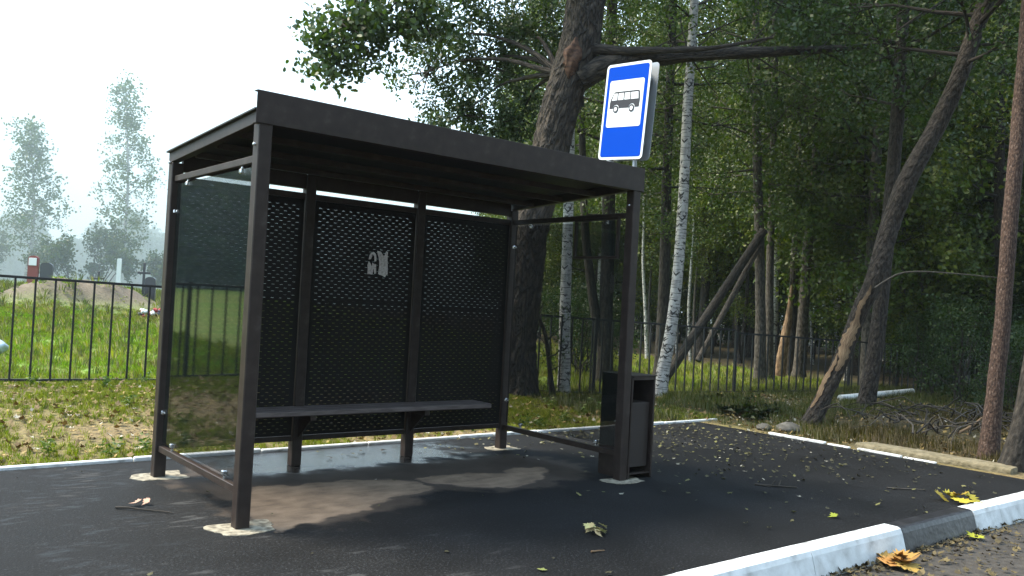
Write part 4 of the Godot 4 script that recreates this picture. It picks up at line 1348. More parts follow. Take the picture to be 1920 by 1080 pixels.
	for k in 3:
		var t := thing("shrub", Vector3.ZERO, "dense dark green shrub on the floor of the wood", "shrub", "shrubs under the trees")
		var wood := MB.new()
		var cr := Crown.new()
		for j in 9:
			var e := Vector3(rng.randf_range(-0.9, 0.9), rng.randf_range(0.7, 1.7), rng.randf_range(-0.9, 0.9))
			limb_to(wood, Vector3(rng.randf_range(-0.15, 0.15), -0.1, rng.randf_range(-0.15, 0.15)), e, 0.018, 0.1)
			cluster(cr, e * 0.85, Vector3(0.6, 0.5, 0.6), 5, 5, 0.75, Color.WHITE, Color.WHITE)
		put(wood.mesh(), "stems", M.dark_bark, t)
		fuse("foliage", sprays(mid, Color(.022, .048, .010), Color(.042, .075, .016)), M.leaf, t, cr.ts)
		bushes.append(t)
	var at := [[12.6, -1.6], [13.6, -2.6], [14.6, -1.2], [11.6, -0.4], [12.4, 0.5], [15.6, -3.4], [16.5, -2.0], [14.0, 0.4], [18.0, -4.6], [19.0, -3.0], [17.0, -5.6], [20.5, -6.0], [16.0, -0.4], [11.0, 0.9], [22.0, -8.5], [9.5, -7.3], [10.6, -8.6]]
	var near := at.size()
	for k in 30:
		var b := lerpf(0.34, 1.05, (k + 0.5) / 30.0)
		var d := 36.0 + (k % 3) * 5.0
		at.append([-1.9 + d * cos(atan(b)), 4.66 - d * sin(atan(b))])
	for k in at.size():
		var o: Node3D = bushes[k % 3]
		if k >= 3:
			o = o.duplicate()
			o.name = numbered("shrub")
			add_child(o)
		o.set_meta("label", "dense dark green shrub %s" % [["behind the straight grey tree", "behind the white pipe", "between the straight tree and the pine, low", "next to the heap of dead branches", "nearest the reddish pine", "past the end of the white pipe", "farther back between the straight tree and the pine", "behind the reddish pine", "deep behind the broken tree", "deep behind the straight grey tree", "deep behind the split stump", "deepest behind the broken tree", "deep behind the reddish pine", "between the reddish pine and the road", "deepest behind the split stump", "at the foot of the dark tree behind the notice frame", "deep behind the dark tree and the notice frame"][k]] if k < near else "tall shrub closing the back of the wood")
		o.position = Vector3(at[k][0], ground_y(at[k][0], at[k][1]), at[k][1])
		o.rotation.y = rng.randf() * TAU
		o.scale = Vector3.ONE * rng.randf_range(0.7, 1.15) * (1.0 if k < near else 2.1)

func build_far() -> void:
	# two birches standing free beyond the graves
	var pale := [106, 14, 0.9, 0.20, 0.14]
	for q in [[Vector3(8.8, 1.1, -61.2), 10.6, 2.1, "smaller hazy birch with a white stem above the red gravestone"], [Vector3(14.25, 1.1, -59.4), 14.2, 2.6, "tallest hazy birch standing free against the pale sky"]]:
		var path := []
		for j in 8:
			var u := j / 7.0
			path.append([q[0].x + 0.3 * sin(u * 4.0), q[0].y + q[1] * u - 0.2, q[0].z, lerpf(0.16, 0.02, u)])
		tree("birch_tree", path, M.birch_bark, spec({"from": 0.22, "limbs": 34, "reach": q[2], "low": 0.1, "high": 1.1, "hang": -0.35, "twigs": 5, "sprays": 2, "jitter": 0.3, "c0": Color(.06, .10, .03), "c1": Color(.11, .145, .045), "wood": M.dark_bark}), pale, q[3], "tree", "", 8, 0.05, 1.0)
	# bushes at their feet
	var lump := [107, 20, 1.4, 0.42, 0.3]
	var wide := [108, 20, 1.6, 0.55, 0.4]
	var kinds := []
	for k in 4:
		var h: float = [8.0, 10.0, 7.0, 11.0][k]
		var path := []
		for j in 5: path.append([0.0, h * 0.85 * j / 4.0 - 0.2, 0.0, lerpf(0.16, 0.03, j / 4.0)])
		var t := tree("distant_tree" if k < 3 else "distant_spruce", path, M.dark_bark, spec({"from": 0.08 if k != 3 else 0.1, "limbs": 34, "reach": 3.2 if k < 3 else 2.2, "low": 0.0 if k < 3 else -0.25, "high": 0.9 if k < 3 else 0.2, "twigs": 4, "sprays": 3, "jitter": 0.6, "size": 0.85, "c0": Color(.05, .09, .03), "c1": Color(.10, .14, .045)}), wide, ["round distant tree in the hazy line beyond the graves", "tall distant tree in the hazy line beyond the graves", "low distant tree in the hazy line beyond the graves", "pointed distant spruce in the hazy line beyond the graves"][k], "tree", "hazy tree line beyond the graves", 6, 0.0, 3.0)
		kinds.append(t)
	# the line runs across the view behind the cemetery
	var n := 0
	for row in 2:
		for k in 34:
			var an := -0.20 + k * 0.0285 + rng.randf_range(-0.008, 0.008)     # turned from straight ahead (-z) towards +x
			var d := (104.0 if row == 0 else 122.0) + rng.randf_range(-7, 7)
			var p := Vector3(-1.9 + sin(an) * d, 0, 4.66 - cos(an) * d)
			var kind := 3 if (k + row * 5) % 9 == 4 else (k + row) % 3
			var o: Node3D = kinds[kind]
			if o.has_meta("placed"):
				o = o.duplicate()
				o.name = numbered("distant_spruce" if kind == 3 else "distant_tree")
				add_child(o)
			else:
				o.set_meta("placed", true)
			p.y = ground_y(p.x, p.z)
			o.position = p
			o.rotation.y = rng.randf() * TAU
			var sc := rng.randf_range(0.62, 0.95) * (1.12 if an < 0.12 else 0.9)
			o.scale = Vector3.ONE * sc
			n += 1
	for k in 20:
		var an := -0.26 - k * 0.028 + rng.randf_range(-0.008, 0.008)
		var d := 64.0 + (k % 2) * 8.0 + rng.randf_range(-2, 2)
		var p := Vector3(-1.9 + sin(an) * d, 0, 4.66 - cos(an) * d)
		var o: Node3D = kinds[k % 3].duplicate()
		o.name = numbered("distant_tree")
		add_child(o)
		p.y = ground_y(p.x, p.z)
		o.position = p
		o.rotation.y = rng.randf() * TAU
		o.scale = Vector3.ONE * rng.randf_range(1.0, 1.25)
		tag(o, "tree of the taller wood at the side of the lawn", "tree", "taller wood at the side of the lawn")
	# mist hanging over the open field behind the graves
	var fm := FogMaterial.new()
	fm.density = 0.021
	fm.albedo = Color(.91, .98, .98)
	var fv := FogVolume.new()
	fv.name = "mist"
	fv.shape = RenderingServer.FOG_VOLUME_SHAPE_BOX
	fv.size = Vector3(150, 24, 90)
	fv.material = fm
	add_child(fv)
	fv.position = Vector3(15, 9, -92)
	tag(fv, "pale mist over the field behind the graves", "mist", "", "stuff")
	# thickets between the graves and the tree line
	for q in [[11.6, -57.0, 2.6, "wide hazy thicket at the foot of the tall birch"], [17.0, -55.0, 1.6, "small hazy thicket right of the tall birch"], [6.0, -64.0, 2.2, "hazy thicket behind the smaller birch"]]:
		var t := thing("thicket", Vector3(q[0], ground_y(q[0], q[1]), q[1]), q[3], "thicket", "thickets beyond the graves")
		var wood := MB.new()
		var cr := Crown.new()
		for k in 10:
			var e := Vector3(rng.randf_range(-1, 1) * q[2], rng.randf_range(0.6, 1.5) * q[2], rng.randf_range(-1, 1) * q[2] * 0.6)
			limb_to(wood, Vector3(e.x * 0.4, -0.1, e.z * 0.4), e, 0.05)
			cluster(cr, e * 0.85, Vector3.ONE * q[2] * 0.4, 8, 4, 0.5, Color(.045, .075, .022), Color(.075, .105, .03))
		put(wood.mesh(), "stems", M.dark_bark, t)
		fuse("foliage", sprays(lump, Color(.045, .075, .022), Color(.075, .105, .03)), M.leaf, t, cr.ts)

# ---------------------------------------------------------------- graves
func headstone(p: Vector3, w: float, h: float, m: Material, label: String, cross := false, cap: Material = null) -> void:
	p.y = ground_y(p.x, p.z) - 0.05
	var t := thing("grave_cross" if cross else "gravestone", p, label, "grave", "graves beyond the lawn")
	t.rotation.y = -0.6
	if cross:
		bx("upright", m, t, Vector3(0, h * 0.5, 0), Vector3(0.09, h, 0.07), 0.01)
		bx("arm", m, t, Vector3(0, h * 0.72, 0.002), Vector3(w, 0.09, 0.06), 0.01)
	else:
		bx("plinth", m, t, Vector3(0, 0.08, 0), Vector3(w * 1.4, 0.16, 0.3), 0.02)
		var s := MB.new()
		var ol := PackedVector2Array([Vector2(-w / 2, 0.16), Vector2(w / 2, 0.16)])
		for k in 9:
			var an := PI * k / 8.0
			ol.append(Vector2(cos(an) * w / 2, h - w * 0.3 + sin(an) * w * 0.3))
		s.slab(ol, 0.12)
		put(s.mesh(), "slab", m, t)
	if cap: bx("plaque", cap, t, Vector3(0, h * 0.86, 0.09), Vector3(w * 0.75, h * 0.17, 0.04), 0.005)

func build_graves() -> void:
	headstone(Vector3(5.0, 0, -36.0), 0.42, 1.85, M.grave_red, "reddish gravestone with a white plaque beyond the soil bank", false, M.grave_white)
	headstone(Vector3(5.45, 0, -35.7), 0.5, 1.62, M.grave_black, "black rounded gravestone beside the reddish one")
	headstone(Vector3(8.05, 0, -31.0), 0.5, 1.45, M.grave_black, "black cross beside the flower heap", true)
	headstone(Vector3(8.6, 0, -32.0), 0.42, 1.2, M.grave_black, "dark small gravestone next past the black cross")
	headstone(Vector3(9.96, 0, -42.3), 0.2, 1.9, M.grave_white, "thin white grave post under the tall birch")
	headstone(Vector3(8.6, 0, -40.5), 0.5, 1.25, M.grave_black, "farthest dark cross behind the soil bank", true)
	# heap of wreaths and flowers
	var p := Vector3(7.35, 0, -27.0)
	p.y = ground_y(p.x, p.z)
	var h := thing("wreath_heap", p, "heap of red and white funeral wreaths on the lawn edge", "wreath")
	for k in 26:
		var s := MB.new()
		s.box(Vector3.ZERO, Vector3(0.16, 0.10, 0.16), Basis.from_euler(Vector3(rng.randf(), rng.randf() * 6, rng.randf())), 0.03)
		put(s.mesh(), "flower", [M.wreath_red, M.grave_white, M.wreath_red, M.grave_black][k % 4], h, Vector3(rng.randf_range(-0.45, 0.45), rng.randf_range(0.05, 0.38), rng.randf_range(-0.3, 0.3)))
	# crumpled bag on the grass
	var bg := MB.new()
	var rings := []
	var vs := PackedFloat32Array()
	for k in 8:
		var u := k / 7.0
		var ring := PackedVector3Array()
		for j in 14:
			var an := TAU * j / 14
			var r := 0.10 * sin(clampf(0.1 + u * 0.88, 0, 1) * PI) * rng.randf_range(0.75, 1.2)
			ring.append(Vector3(cos(an) * r * 1.3, u * 0.22, sin(an) * r))
		rings.append(ring)
		vs.append(u)
	bg.skin(rings, vs)
	tag(put(bg.mesh(), "plastic_bag", M.bag_plastic, self, Vector3(0.06, ground_y(0.06, -9.1) + 0.01, -9.1)), "crumpled pale blue plastic bag on the lawn", "bag")

# ---------------------------------------------------------------- grass, weeds, litter
func build_grass() -> void:
	var blade := tuft(201, 9, 0.07, 0.5)
	var fine := tuft(202, 12, 0.04, 0.35)
	var ts := []
	var cs := PackedColorArray()
	# lawn beyond the fence
	while ts.size() < 72000:
		var far := pow(rng.randf(), 1.6) * 27.0
		var x := rng.randf_range(-3.5 - far * 0.1, 14.0 + far * 0.45)
		var z := fence_z(x) - 0.1 - far
		if rng.randf() > lawnness(x, z): continue
		var q := Vector2(x - 5.9, z + 31.0).rotated(-0.21)
		if absf(q.x) < 3.4 and absf(q.y) < 1.9 and rng.randf() < 0.85: continue
		var a := 0.5 + 0.8 * zn.get_noise_2d(x * 0.5, z * 0.5)
		if a > 0.78 and rng.randf() < 0.6: continue
		var h := rng.randf_range(0.03, 0.075) * (1.0 + far * 0.02) * (0.6 + 0.9 * clampf(0.5 + 0.9 * zf.get_noise_2d(x * 0.4, z * 0.4), 0.0, 1.6))
		ts.append(Transform3D(Basis(Vector3.UP, rng.randf() * TAU).scaled(Vector3(h * (1.5 + far * 0.08), h, h * (1.5 + far * 0.08))), Vector3(x, ground_y(x, z) - 0.01, z)))
		var edge := smoothstep(2.2, 0.2, far)
		var c := tint(Color(.19, .37, .014), Color(.30, .45, .03)).lerp(tint(Color(.34, .40, .03), Color(.46, .41, .10)), clampf(maxf(edge * 0.75, a * 0.9 - 0.15) + 0.5 * smoothstep(5.0, 9.0, x) - 0.1, 0, 1))
		if rng.randf() < 0.05 * (1.0 + 2.0 * a):
			# rank weeds and dry stalks among the mown blades
			ts[ts.size() - 1].basis = ts[ts.size() - 1].basis.scaled(Vector3(1.6, rng.randf_range(1.8, 3.2), 1.6))
			c = tint(Color(.12, .17, .03), Color(.36, .30, .11))
		cs.append(c)
	tag(many("lawn_grass", blade, M.grass, self, ts, cs), "bright green grass of the lawn beyond the fence", "grass", "", "stuff")
	# patchy verge between the pavement and the fence
	ts = []
	cs = PackedColorArray()
	while ts.size() < 21000:
		var x := rng.randf_range(-4.0, 7.2)
		var z := rng.randf_range(-2.16, fence_z(x) + 0.0)
		if z < fence_z(x): continue
		var a := 0.5 + 0.8 * zn.get_noise_2d(x, z) + 0.35 * smoothstep(-3.6, -5.0, z)
		if rng.randf() > clampf(a * 1.3 - 0.25, 0.04, 1.0): continue
		var h := rng.randf_range(0.025, 0.075)
		ts.append(Transform3D(Basis(Vector3.UP, rng.randf() * TAU).scaled(Vector3(h * 1.3, h, h * 1.3)), Vector3(x, ground_y(x, z) - 0.008, z)))
		cs.append(tint(Color(.20, .25, .02), Color(.36, .33, .045)))
	tag(many("verge_grass", blade, M.grass, self, ts, cs), "patchy yellow green grass between the pavement and the fence", "grass", "", "stuff")
	# rank grass at the edge of the wood
	ts = []
	cs = PackedColorArray()
	while ts.size() < 9000:
		var x := rng.randf_range(5.4, 16.0)
		var z := rng.randf_range(-5.2, 1.5)
		if x < 6.72 and z > -2.2: continue
		if z < fence_z(x) - 0.3 or (x < 7.05 and z > -0.25): continue
		var a := 0.5 + 0.8 * zn.get_noise_2d(x + 30.0, z)
		if rng.randf() > clampf(a * 1.4 - 0.2, 0.08, 1): continue
		var h := rng.randf_range(0.05, 0.17) * (0.6 + 0.8 * a)
		ts.append(Transform3D(Basis(Vector3.UP, rng.randf() * TAU).scaled(Vector3(h, h, h)), Vector3(x, ground_y(x, z) - 0.01, z)))
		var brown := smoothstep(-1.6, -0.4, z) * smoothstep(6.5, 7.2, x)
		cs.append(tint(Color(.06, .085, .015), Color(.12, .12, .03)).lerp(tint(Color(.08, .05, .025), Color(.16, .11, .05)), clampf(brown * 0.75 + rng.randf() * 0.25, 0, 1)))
	tag(many("rank_grass", fine, M.grass, self, ts, cs), "tall olive and straw grass along the edge of the wood", "grass", "", "stuff")
	# weeds on the soil bank and among the graves
	ts = []
	cs = PackedColorArray()
	for k in 2600:
		var x := rng.randf_range(-2.0, 16.0)
		var z := rng.randf_range(-46.0, -28.0)
		var h := rng.randf_range(0.12, 0.5)
		var q := Vector2(x - 5.9, z + 31.0).rotated(-0.21)
		if absf(q.x) < 2.4 and q.y > -1.2 and rng.randf() < 0.8: continue
		ts.append(Transform3D(Basis(Vector3.UP, rng.randf() * TAU).scaled(Vector3(h * 1.3, h, h * 1.3)), Vector3(x, ground_y(x, z) - 0.02, z)))
		cs.append(tint(Color(.10, .13, .03), Color(.22, .20, .07)))
	tag(many("bank_weeds", blade, M.grass, self, ts, cs), "rough weeds on the soil bank and round the graves", "weeds", "", "stuff")
	# leafy weeds dotted over the verge
	var weed := sprays([203, 12, 0.9, 0.34, 0.13], Color(.07, .13, .02), Color(.14, .19, .03))
	for k in 46:
		var x := rng.randf_range(-1.6, 6.4)
		var z := rng.randf_range(-2.25, fence_z(x) + 0.15)
		if k < 18: z = -2.2 - rng.randf() * 0.35
		var one := Crown.new()
		for j in 5:
			one.ts.append(Transform3D(aim(Vector3.UP + any_dir() * 0.5).scaled(Vector3.ONE * rng.randf_range(0.08, 0.17)), Vector3(rng.randf_range(-.012, .012), 0, rng.randf_range(-.012, .012))))
			one.cs.append(tint(Color(.07, .13, .02), Color(.14, .19, .03)))
		var o := fuse("weed", weed, M.leaf, self, one.ts)
		o.position = Vector3(x, ground_y(x, z), z)
		var zone := "out beyond the open side of the shelter" if x < 0.0 else ("behind the near part of the back wall" if x < 1.5 else ("behind the far part of the back wall" if x < 3.0 else ("between the shelter and the oak" if x < 5.2 else "at the foot of the oak")))
		var row := "at the white edging" if z > -2.6 else ("near the fence" if z < -4.0 else "in the middle of the verge")
		tag(o, "leafy weed %s, %s" % [row, zone], "weed", "weeds on the verge")
	# burdock leaves
	for q in [[8.3, -3.2, 0.30], [8.7, -3.0, 0.22], [7.75, -2.45, 0.30], [8.05, -2.2, 0.26], [8.4, -2.3, 0.24], [7.5, -1.9, 0.2]]:
		var s := MB.new()
		s.coloured = true
		for k in 6:
			var an := k * 1.05 + rng.randf() * 0.5
			var dir := Vector3(cos(an), rng.randf_range(0.25, 0.7), sin(an)).normalized()
			var l: float = q[2] * rng.randf_range(0.7, 1.1)
			var g := rng.randf_range(0.7, 1.15)
			s.col = Color(.085 * g, .13 * g, .05 * g)
			var st := Vector3(cos(an), 0.4, sin(an)) * 0.06
			var side := dir.cross(Vector3.UP).normalized()
			var nn := side.cross(dir).normalized()
			var f := s.v.size()
			var prof := [0.15, 0.42, 0.46, 0.38, 0.2, 0.0]
			for j in prof.size():
				var u := float(j) / (prof.size() - 1)
				var ce := st + dir * l * u - Vector3.UP * l * 0.35 * u * u
				s.vert(ce + side * l * prof[j] + nn * 0.03 * sin(j * 2.0), nn); s.vert(ce - nn * 0.015, nn); s.vert(ce - side * l * prof[j] + nn * 0.03 * cos(j * 2.0), nn)
			for j in prof.size() - 1:
				var b := f + j * 3
				s.i.append_array([b, b + 3, b + 4, b, b + 4, b + 1, b + 1, b + 4, b + 5, b + 1, b + 5, b + 2])
		var o := put(s.mesh(), "burdock_plant", M.leaf, self, Vector3(q[0], ground_y(q[0], q[1]) + 0.02, q[1]))
		tag(o, "burdock with broad pale green leaves at the pavement corner", "plant", "burdocks at the pavement corner")

func star_leaf(size: float, lobes: int, deep: float) -> PackedVector2Array:
	var o := PackedVector2Array()
	for k in lobes:
		var an := PI * 1.5 + TAU * (k + 0.5) / lobes
		var far := size * (0.75 + 0.25 * cos(an - PI / 2))
		o.append(Vector2(cos(an - 0.16), sin(an - 0.16)) * far * 0.72)
		o.append(Vector2(cos(an), sin(an)) * far)
		o.append(Vector2(cos(an + 0.16), sin(an + 0.16)) * far * 0.72)
		var g := an + PI / lobes
		o.append(Vector2(cos(g), sin(g)) * size * deep)
	return o

func maple(size: float) -> PackedVector2Array:
	var half := [[.04, -.34], [.24, -.48], [.21, -.27], [.58, -.34], [.50, -.14], [.72, -.06], [.90, .12], [.62, .16], [.66, .42], [.44, .34], [.30, .30], [.36, .58], [.20, .62], [.0, 1.0]]
	var o := PackedVector2Array()
	for p in half: o.append(Vector2(p[0], p[1]) * size)
	for k in range(half.size() - 2, -1, -1): o.append(Vector2(-half[k][0], half[k][1]) * size)
	return o

func curled(s: MB, ol: PackedVector2Array, at: Vector3, b: Basis, curl: float) -> void:
	# a lobed leaf cupped about its middle
	var f := s.v.size()
	s.vert(at, b.y)
	for p in ol:
		var d := p.length()
		s.vert(at + b * Vector3(p.x, curl * d * d * 9.0 * (0.4 + absf(sin(p.angle() * 1.5))), p.y), b.y)
	for k in ol.size(): s.i.append_array([f, f + 1 + k, f + 1 + (k + 1) % ol.size()])

func big_leaf(called: String, p: Vector3, size: float, tone: Color, label: String, count := 1, stand := 0.3, lobes := 5, group := "") -> void:
	var s := MB.new()
	s.coloured = true
	for k in count:
		var g := rng.randf_range(0.75, 1.25)
		s.col = Color(tone.r * g, tone.g * g * rng.randf_range(0.8, 1.25), tone.b * g)
		var b := Basis(Vector3.UP, rng.randf() * TAU) * Basis(Vector3.RIGHT, rng.randf_range(0.1, 1.0) * stand)
		var off := Vector3(rng.randf_range(-1, 1), 0, rng.randf_range(-1, 1)) * size * (0.0 if count == 1 else 0.9)
		curled(s, maple(size * rng.randf_range(0.8, 1.1)), off + Vector3(0, 0.008 + size * 0.24 * stand + 0.004 * k, 0), b, rng.randf_range(0.1, 0.5))
	var o := put(s.mesh(), called, M.litter, self, p)
	tag(o, label, "leaf" if count == 1 else "leaves", group)

func stick(called: String, a: Vector3, b: Vector3, r: float, m: Material, label: String, forks := 0, group := "") -> void:
	var s := MB.new()
	var path := []
	for k in 6:
		var t := k / 5.0
		var q := (b - a) * t + any_dir() * 0.02 * a.distance_to(b)
		q.y = maxf(q.y, 0.0) if k > 0 and k < 5 else ((b - a) * t).y
		path.append([q.x, q.y, q.z, r * (1.0 - 0.5 * t)])
	s.tube(path, 6, 0.5)
	for k in forks:
		var g: Array = path[1 + k % 4]
		var e := Vector3(g[0], g[1], g[2]) + (any_dir() * Vector3(1, 0.3, 1) + Vector3.UP * 0.15) * a.distance_to(b) * 0.3
		s.tube([[g[0], g[1], g[2], r * 0.6], [e.x, maxf(e.y, 0.0), e.z, r * 0.3]], 5, 0.5)
	tag(put(s.mesh(), called, m, self, a), label, "stick", group)

func build_litter() -> void:
	# scattered fallen leaves: small curled faces
	var s := MB.new()
	s.coloured = true
	curled(s, star_leaf(1.0, 5, 0.66), Vector3.ZERO, Basis.IDENTITY, 0.045)
	var lf := s.mesh()
	var ts := []
	var cs := PackedColorArray()
	while ts.size() < 900:
		var x := rng.randf_range(-1.4, 6.58)
		var z := rng.randf_range(-2.05, 1.8)
		var dense := 0.02 + 0.9 * smoothstep(3.3, 4.6, x) * smoothstep(1.6, -1.2, z) + 0.12 * smoothstep(2.6, 3.6, x) + 0.25 * smoothstep(2.2, 3.0, x) * smoothstep(-0.6, -1.5, z)
		if rng.randf() > dense * (0.5 + 0.9 * (0.5 + 0.7 * zf.get_noise_2d(x * 0.7, z * 0.7))): continue
		if x > 3.0 and x < 3.4 and z > -0.4 and z < 0.1: continue
		var h := rng.randf_range(0.010, 0.03)
		ts.append(Transform3D((Basis(Vector3.UP, rng.randf() * TAU) * Basis(Vector3.RIGHT, rng.randf_range(-0.5, 0.5)) * Basis(Vector3.BACK, PI if rng.randf() < 0.4 else 0.0)).scaled(Vector3(h, h * rng.randf_range(0.6, 1.6), h)), Vector3(x, 0.008 + h * 0.25, z)))
		var q := rng.randf()
		cs.append(tint(Color(.03, .027, .012), Color(.065, .06, .02)) if q < 0.68 else (tint(Color(.10, .10, .025), Color(.15, .14, .05)) if q < 0.93 else tint(Color(.26, .25, .2), Color(.36, .34, .28))))
	tag(many("fallen_leaves", lf, M.litter, self, ts, cs), "small fallen leaves scattered over the dark pavement", "leaves", "", "stuff")
	ts = []
	cs = PackedColorArray()
	while ts.size() < 7500:
		var x := rng.randf_range(-3.5, 12.0)
		var z := rng.randf_range(-5.6, 1.7)
		if x < 6.7 and z > -2.18: continue
		if z < fence_z(x) - 0.2 or (x < 7.05 and z > -0.2): continue
		var h := rng.randf_range(0.014, 0.04)
		ts.append(Transform3D((Basis(Vector3.UP, rng.randf() * TAU) * Basis(Vector3.RIGHT, rng.randf_range(-0.7, 0.7))).scaled(Vector3(h, h * 1.4, h)), Vector3(x, ground_y(x, z) + 0.012 + h * 0.3, z)))
		var q := rng.randf()
		cs.append(tint(Color(.13, .08, .035), Color(.27, .19, .06)) if q < 0.9 else tint(Color(.30, .27, .21), Color(.40, .37, .30)))
	tag(many("verge_leaves", lf, M.litter, self, ts, cs), "pale dry leaves scattered over the verge", "leaves", "", "stuff")
	ts = []
	cs = PackedColorArray()
	while ts.size() < 1150:
		var x := rng.randf_range(2.2, 9.0) if rng.randf() < 0.6 else rng.randf_range(2.7, 4.9)
		var z := 2.0 + pow(rng.randf(), 2.6) * 0.9
		var h := rng.randf_range(0.008, 0.03)
		ts.append(Transform3D((Basis(Vector3.UP, rng.randf() * TAU) * Basis(Vector3.RIGHT, rng.randf_range(-0.6, 0.6))).scaled(Vector3(h, h * 1.4, h)), Vector3(x, -0.138 + h * 0.3, z)))
		cs.append(tint(Color(.04, .03, .012), Color(.12, .09, .035)))
	tag(many("gutter_leaves", lf, M.litter, self, ts, cs), "brown leaf litter lying in the gutter along the kerb", "leaves", "", "stuff")
	# single leaves and twigs that stand out
	big_leaf("maple_leaves", Vector3(4.93, 0.0, 1.70), 0.10, Color(.34, .24, .02), "yellow and green maple leaves standing against the black kerb block", 5, 0.9)
	big_leaf("maple_leaves", Vector3(3.32, -0.148, 2.10), 0.11, Color(.36, .19, .045), "orange and yellow maple leaves heaped in the gutter below the white kerb", 8, 0.45)
	big_leaf("maple_leaf", Vector3(4.50, -0.148, 2.06), 0.075, Color(.30, .25, .02), "yellow maple leaf in the gutter at the joint of the black kerb block", 1, 0.6)
	big_leaf("maple_leaf", Vector3(3.53, 0.0, 1.54), 0.055, Color(.22, .25, .02), "yellow green leaf on the pavement behind the black kerb block", 1, 0.5)
	big_leaf("dry_leaf_clump", Vector3(1.75, 0.0, 1.06), 0.05, Color(.34, .27, .14), "clump of pale dry leaves alone on the dark pavement", 9, 0.9, 5)
	big_leaf("green_leaf", Vector3(0.99, 0.0, 1.44), 0.035, Color(.16, .20, .05), "small green leaf nearest the bottom of the dark pavement", 1, 0.2)
	big_leaf("oak_leaf", Vector3(-0.31, 0.0, -0.72), 0.055, Color(.36, .22, .15), "pale brown oak leaf standing on the twig beside the shelter", 2, 1.3)
	stick("twig", Vector3(-0.47, 0.008, -0.71), Vector3(-0.22, 0.008, -0.45), 0.007, M.dark_bark, "dark twig under the brown oak leaf beside the shelter")
	stick("twig", Vector3(1.44, 0.008, 1.33), Vector3(1.52, 0.008, 1.35), 0.006, M.torn_wood, "short pale stick near the clump of dry leaves")
	stick("twig", Vector3(3.92, 0.008, 0.62), Vector3(4.15, 0.008, 0.85), 0.010, M.dark_bark, "dark forked twig in the middle of the leaf strewn pavement", 3)
	stick("twig", Vector3(4.90, 0.006, 1.20), Vector3(5.12, 0.006, 1.40), 0.006, M.grey_bark, "thin grey twig near the far white kerb")
	for q in [[1.39, -1.62, .03], [1.77, -1.78, .03], [1.96, -1.755, .038], [1.6, -1.74, .016], [1.64, -1.66, .018]]:
		big_leaf("wet_leaf", Vector3(q[0], 0.0, q[1]), q[2], Color(.02, .017, .012), "black wet leaf on the shiny pavement behind the bench", 2, 0.5, 5, "wet leaves behind the bench")
	# old kerb stone, loose stones, pipe
	var kb := MB.new()
	var rings := []
	var vs := PackedFloat32Array()
	for k in 13:
		var u := k / 12.0
		var taper := 1.0 if k > 0 and k < 12 else 0.75
		var sec := [Vector2(-.11, -.12), Vector2(.12, -.12), Vector2(.12, .04), Vector2(.095, .068), Vector2(-.08, .062), Vector2(-.11, .035)]
		var ring := PackedVector3Array()
		for p in sec:
			ring.append(Vector3(p.x * taper + 0.012 * sin(k * 1.9) + rng.randf_range(-.006, .006), (p.y * (0.85 if k in [0, 12] else 1.0)) + rng.randf_range(-.005, .005), lerpf(-0.74, 0.78, u)))
		rings.append(ring)
		vs.append(u)
	kb.skin(rings, vs)
	for e in [0, 12]: kb.flat(Array(rings[e]), Vector3(0, 0, -1 if e == 0 else 1))
	var okb := put(kb.mesh(), "kerb_stone", M.old_concrete, self, Vector3(6.80, 0.0, 0.645))
	okb.rotation.y = 0.02
	tag(okb, "worn beige concrete kerb stone lying along the end of the pavement", "kerb stone")
	for q in [[7.05, -1.12, 0.15, "flat grey stone at the foot of the leaning tree"], [6.88, -1.34, 0.09, "small pale stone beside the flat grey one"]]:
		var st := MB.new()
		rings = []
		vs = PackedFloat32Array()
		for k in 7:
			var u := k / 6.0
			var ring := PackedVector3Array()
			for j in 11:
				var an := TAU * j / 11
				var r: float = q[2] * sin(clampf(0.08 + u * 0.86, 0, 1) * PI) * rng.randf_range(0.88, 1.08)
				ring.append(Vector3(cos(an) * r * 1.3, (u - 0.4) * q[2] * 1.1, sin(an) * r))
			rings.append(ring); vs.append(u)
		st.skin(rings, vs)
		tag(put(st.mesh(), "stone", M.stone_grey, self, Vector3(q[0], 0.02, q[1])), q[3], "stone")
	var pp := MB.new()
	pp.tube([[0, 0, 0, .048], [2.2, 0.06, 0.05, .048]], 12, 0.5)
	tag(put(pp.mesh(), "white_pipe", M.white_pipe, self, Vector3(10.45, ground_y(10.5, -2.4) + 0.06, -2.44)), "white pipe lying on the floor of the wood", "pipe")
	# brushwood
	var br := thing("brushwood", Vector3(9.2, ground_y(9.2, -0.2), -0.2), "tangled heap of dead branches beside the reddish pine", "brushwood")
	for k in 64:
		var m := MB.new()
		var a := Vector3(rng.randf_range(-1.6, 1.2), rng.randf_range(0.0, 0.18), rng.randf_range(-0.8, 0.9))
		var d := any_dir() * Vector3(1, 0.28, 1)
		var l := rng.randf_range(0.35, 1.1)
		var path := []
		for j in 5:
			var q := a + d * l * (j / 4.0 - 0.5) + any_dir() * 0.05 + Vector3.UP * 0.1 * sin(j * 0.8)
			path.append([q.x, maxf(q.y, -0.02), q.z, lerpf(0.011, 0.004, j / 4.0)])
		m.tube(path, 5, 0.3)
		put(m.mesh(), "stick", [M.grey_bark, M.dark_bark, M.dark_bark][k % 3], br)
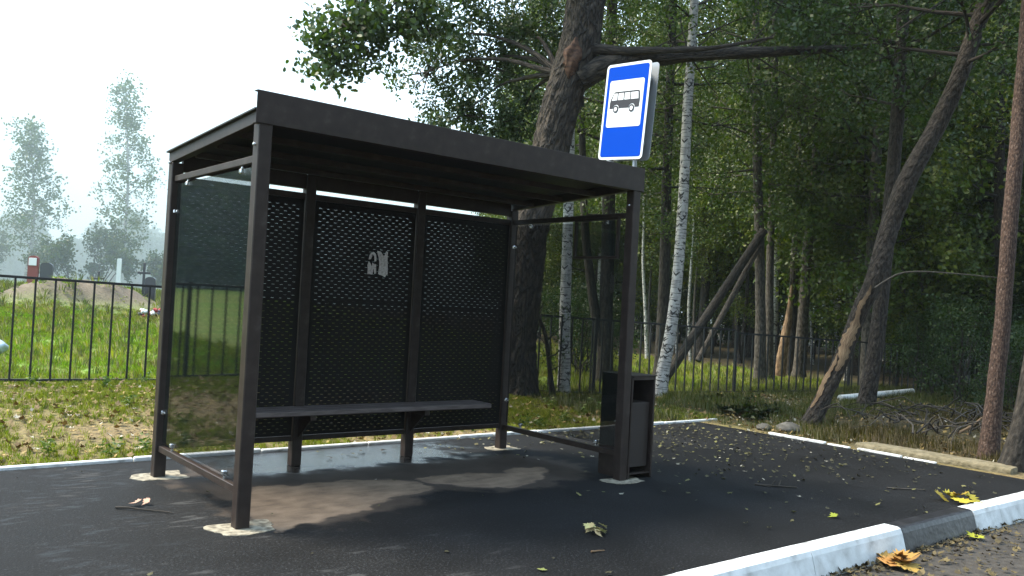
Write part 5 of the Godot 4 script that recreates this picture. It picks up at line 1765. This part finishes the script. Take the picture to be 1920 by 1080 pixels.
	stick("bare_branch", Vector3(8.35, 0.12, 0.25), Vector3(8.75, 0.42, 0.5), 0.018, M.torn_wood, "bare pale curved branch sticking up beside the pine")

# ----------------------------------------------------------------
func _ready() -> void:
	rng.seed = 20240917
	# camera
	var cam := Camera3D.new()
	cam.name = "camera"
	cam.fov = 37.18
	cam.near = 0.05
	cam.far = 1500.0
	add_child(cam)
	cam.transform = Transform3D(Basis(Vector3(0.777, 0.053, 0.627), Vector3(-0.053, 0.998, -0.019), Vector3(-0.627, -0.018, 0.779)).orthonormalized(), Vector3(-1.893, 1.331, 4.661))
	cam.current = true
	# overcast sky
	var sm := ProceduralSkyMaterial.new()
	sm.sky_top_color = Color(.76, .87, .98)
	sm.sky_horizon_color = Color(.86, .94, .97)
	sm.sky_curve = 0.2
	sm.sky_energy_multiplier = 1.0
	sm.ground_bottom_color = Color(.12, .12, .10)
	sm.ground_horizon_color = Color(.5, .53, .52)
	sm.ground_curve = 0.05
	sm.sun_angle_max = 1.0
	var sky := Sky.new()
	sky.sky_material = sm
	var env := Environment.new()
	env.background_mode = Environment.BG_SKY
	env.sky = sky
	env.tonemap_mode = Environment.TONE_MAPPER_LINEAR
	env.tonemap_exposure = 3.1
	env.sdfgi_enabled = true
	env.ssao_enabled = true
	env.ssil_enabled = true
	env.fog_enabled = true
	env.fog_light_color = Color(.86, .93, .97)
	env.fog_density = 0.0005
	env.volumetric_fog_enabled = true
	env.volumetric_fog_density = 0.0
	var we := WorldEnvironment.new()
	we.name = "environment"
	we.environment = env
	add_child(we)
	var sun := DirectionalLight3D.new()
	sun.name = "sun"
	sun.light_energy = 0.9
	sun.light_angular_distance = 22.0
	sun.light_color = Color(1.0, .96, .88)
	sun.shadow_enabled = true
	add_child(sun)
	sun.look_at_from_position(Vector3(-6, 12, -7), Vector3.ZERO)
	# the place
	make_materials()
	build_setting()
	build_shelter()
	build_bench()
	build_bin()
	build_sign()
	build_poster()
	build_fence()
	build_trees()
	build_far()
	build_graves()
	build_grass()
	build_litter()
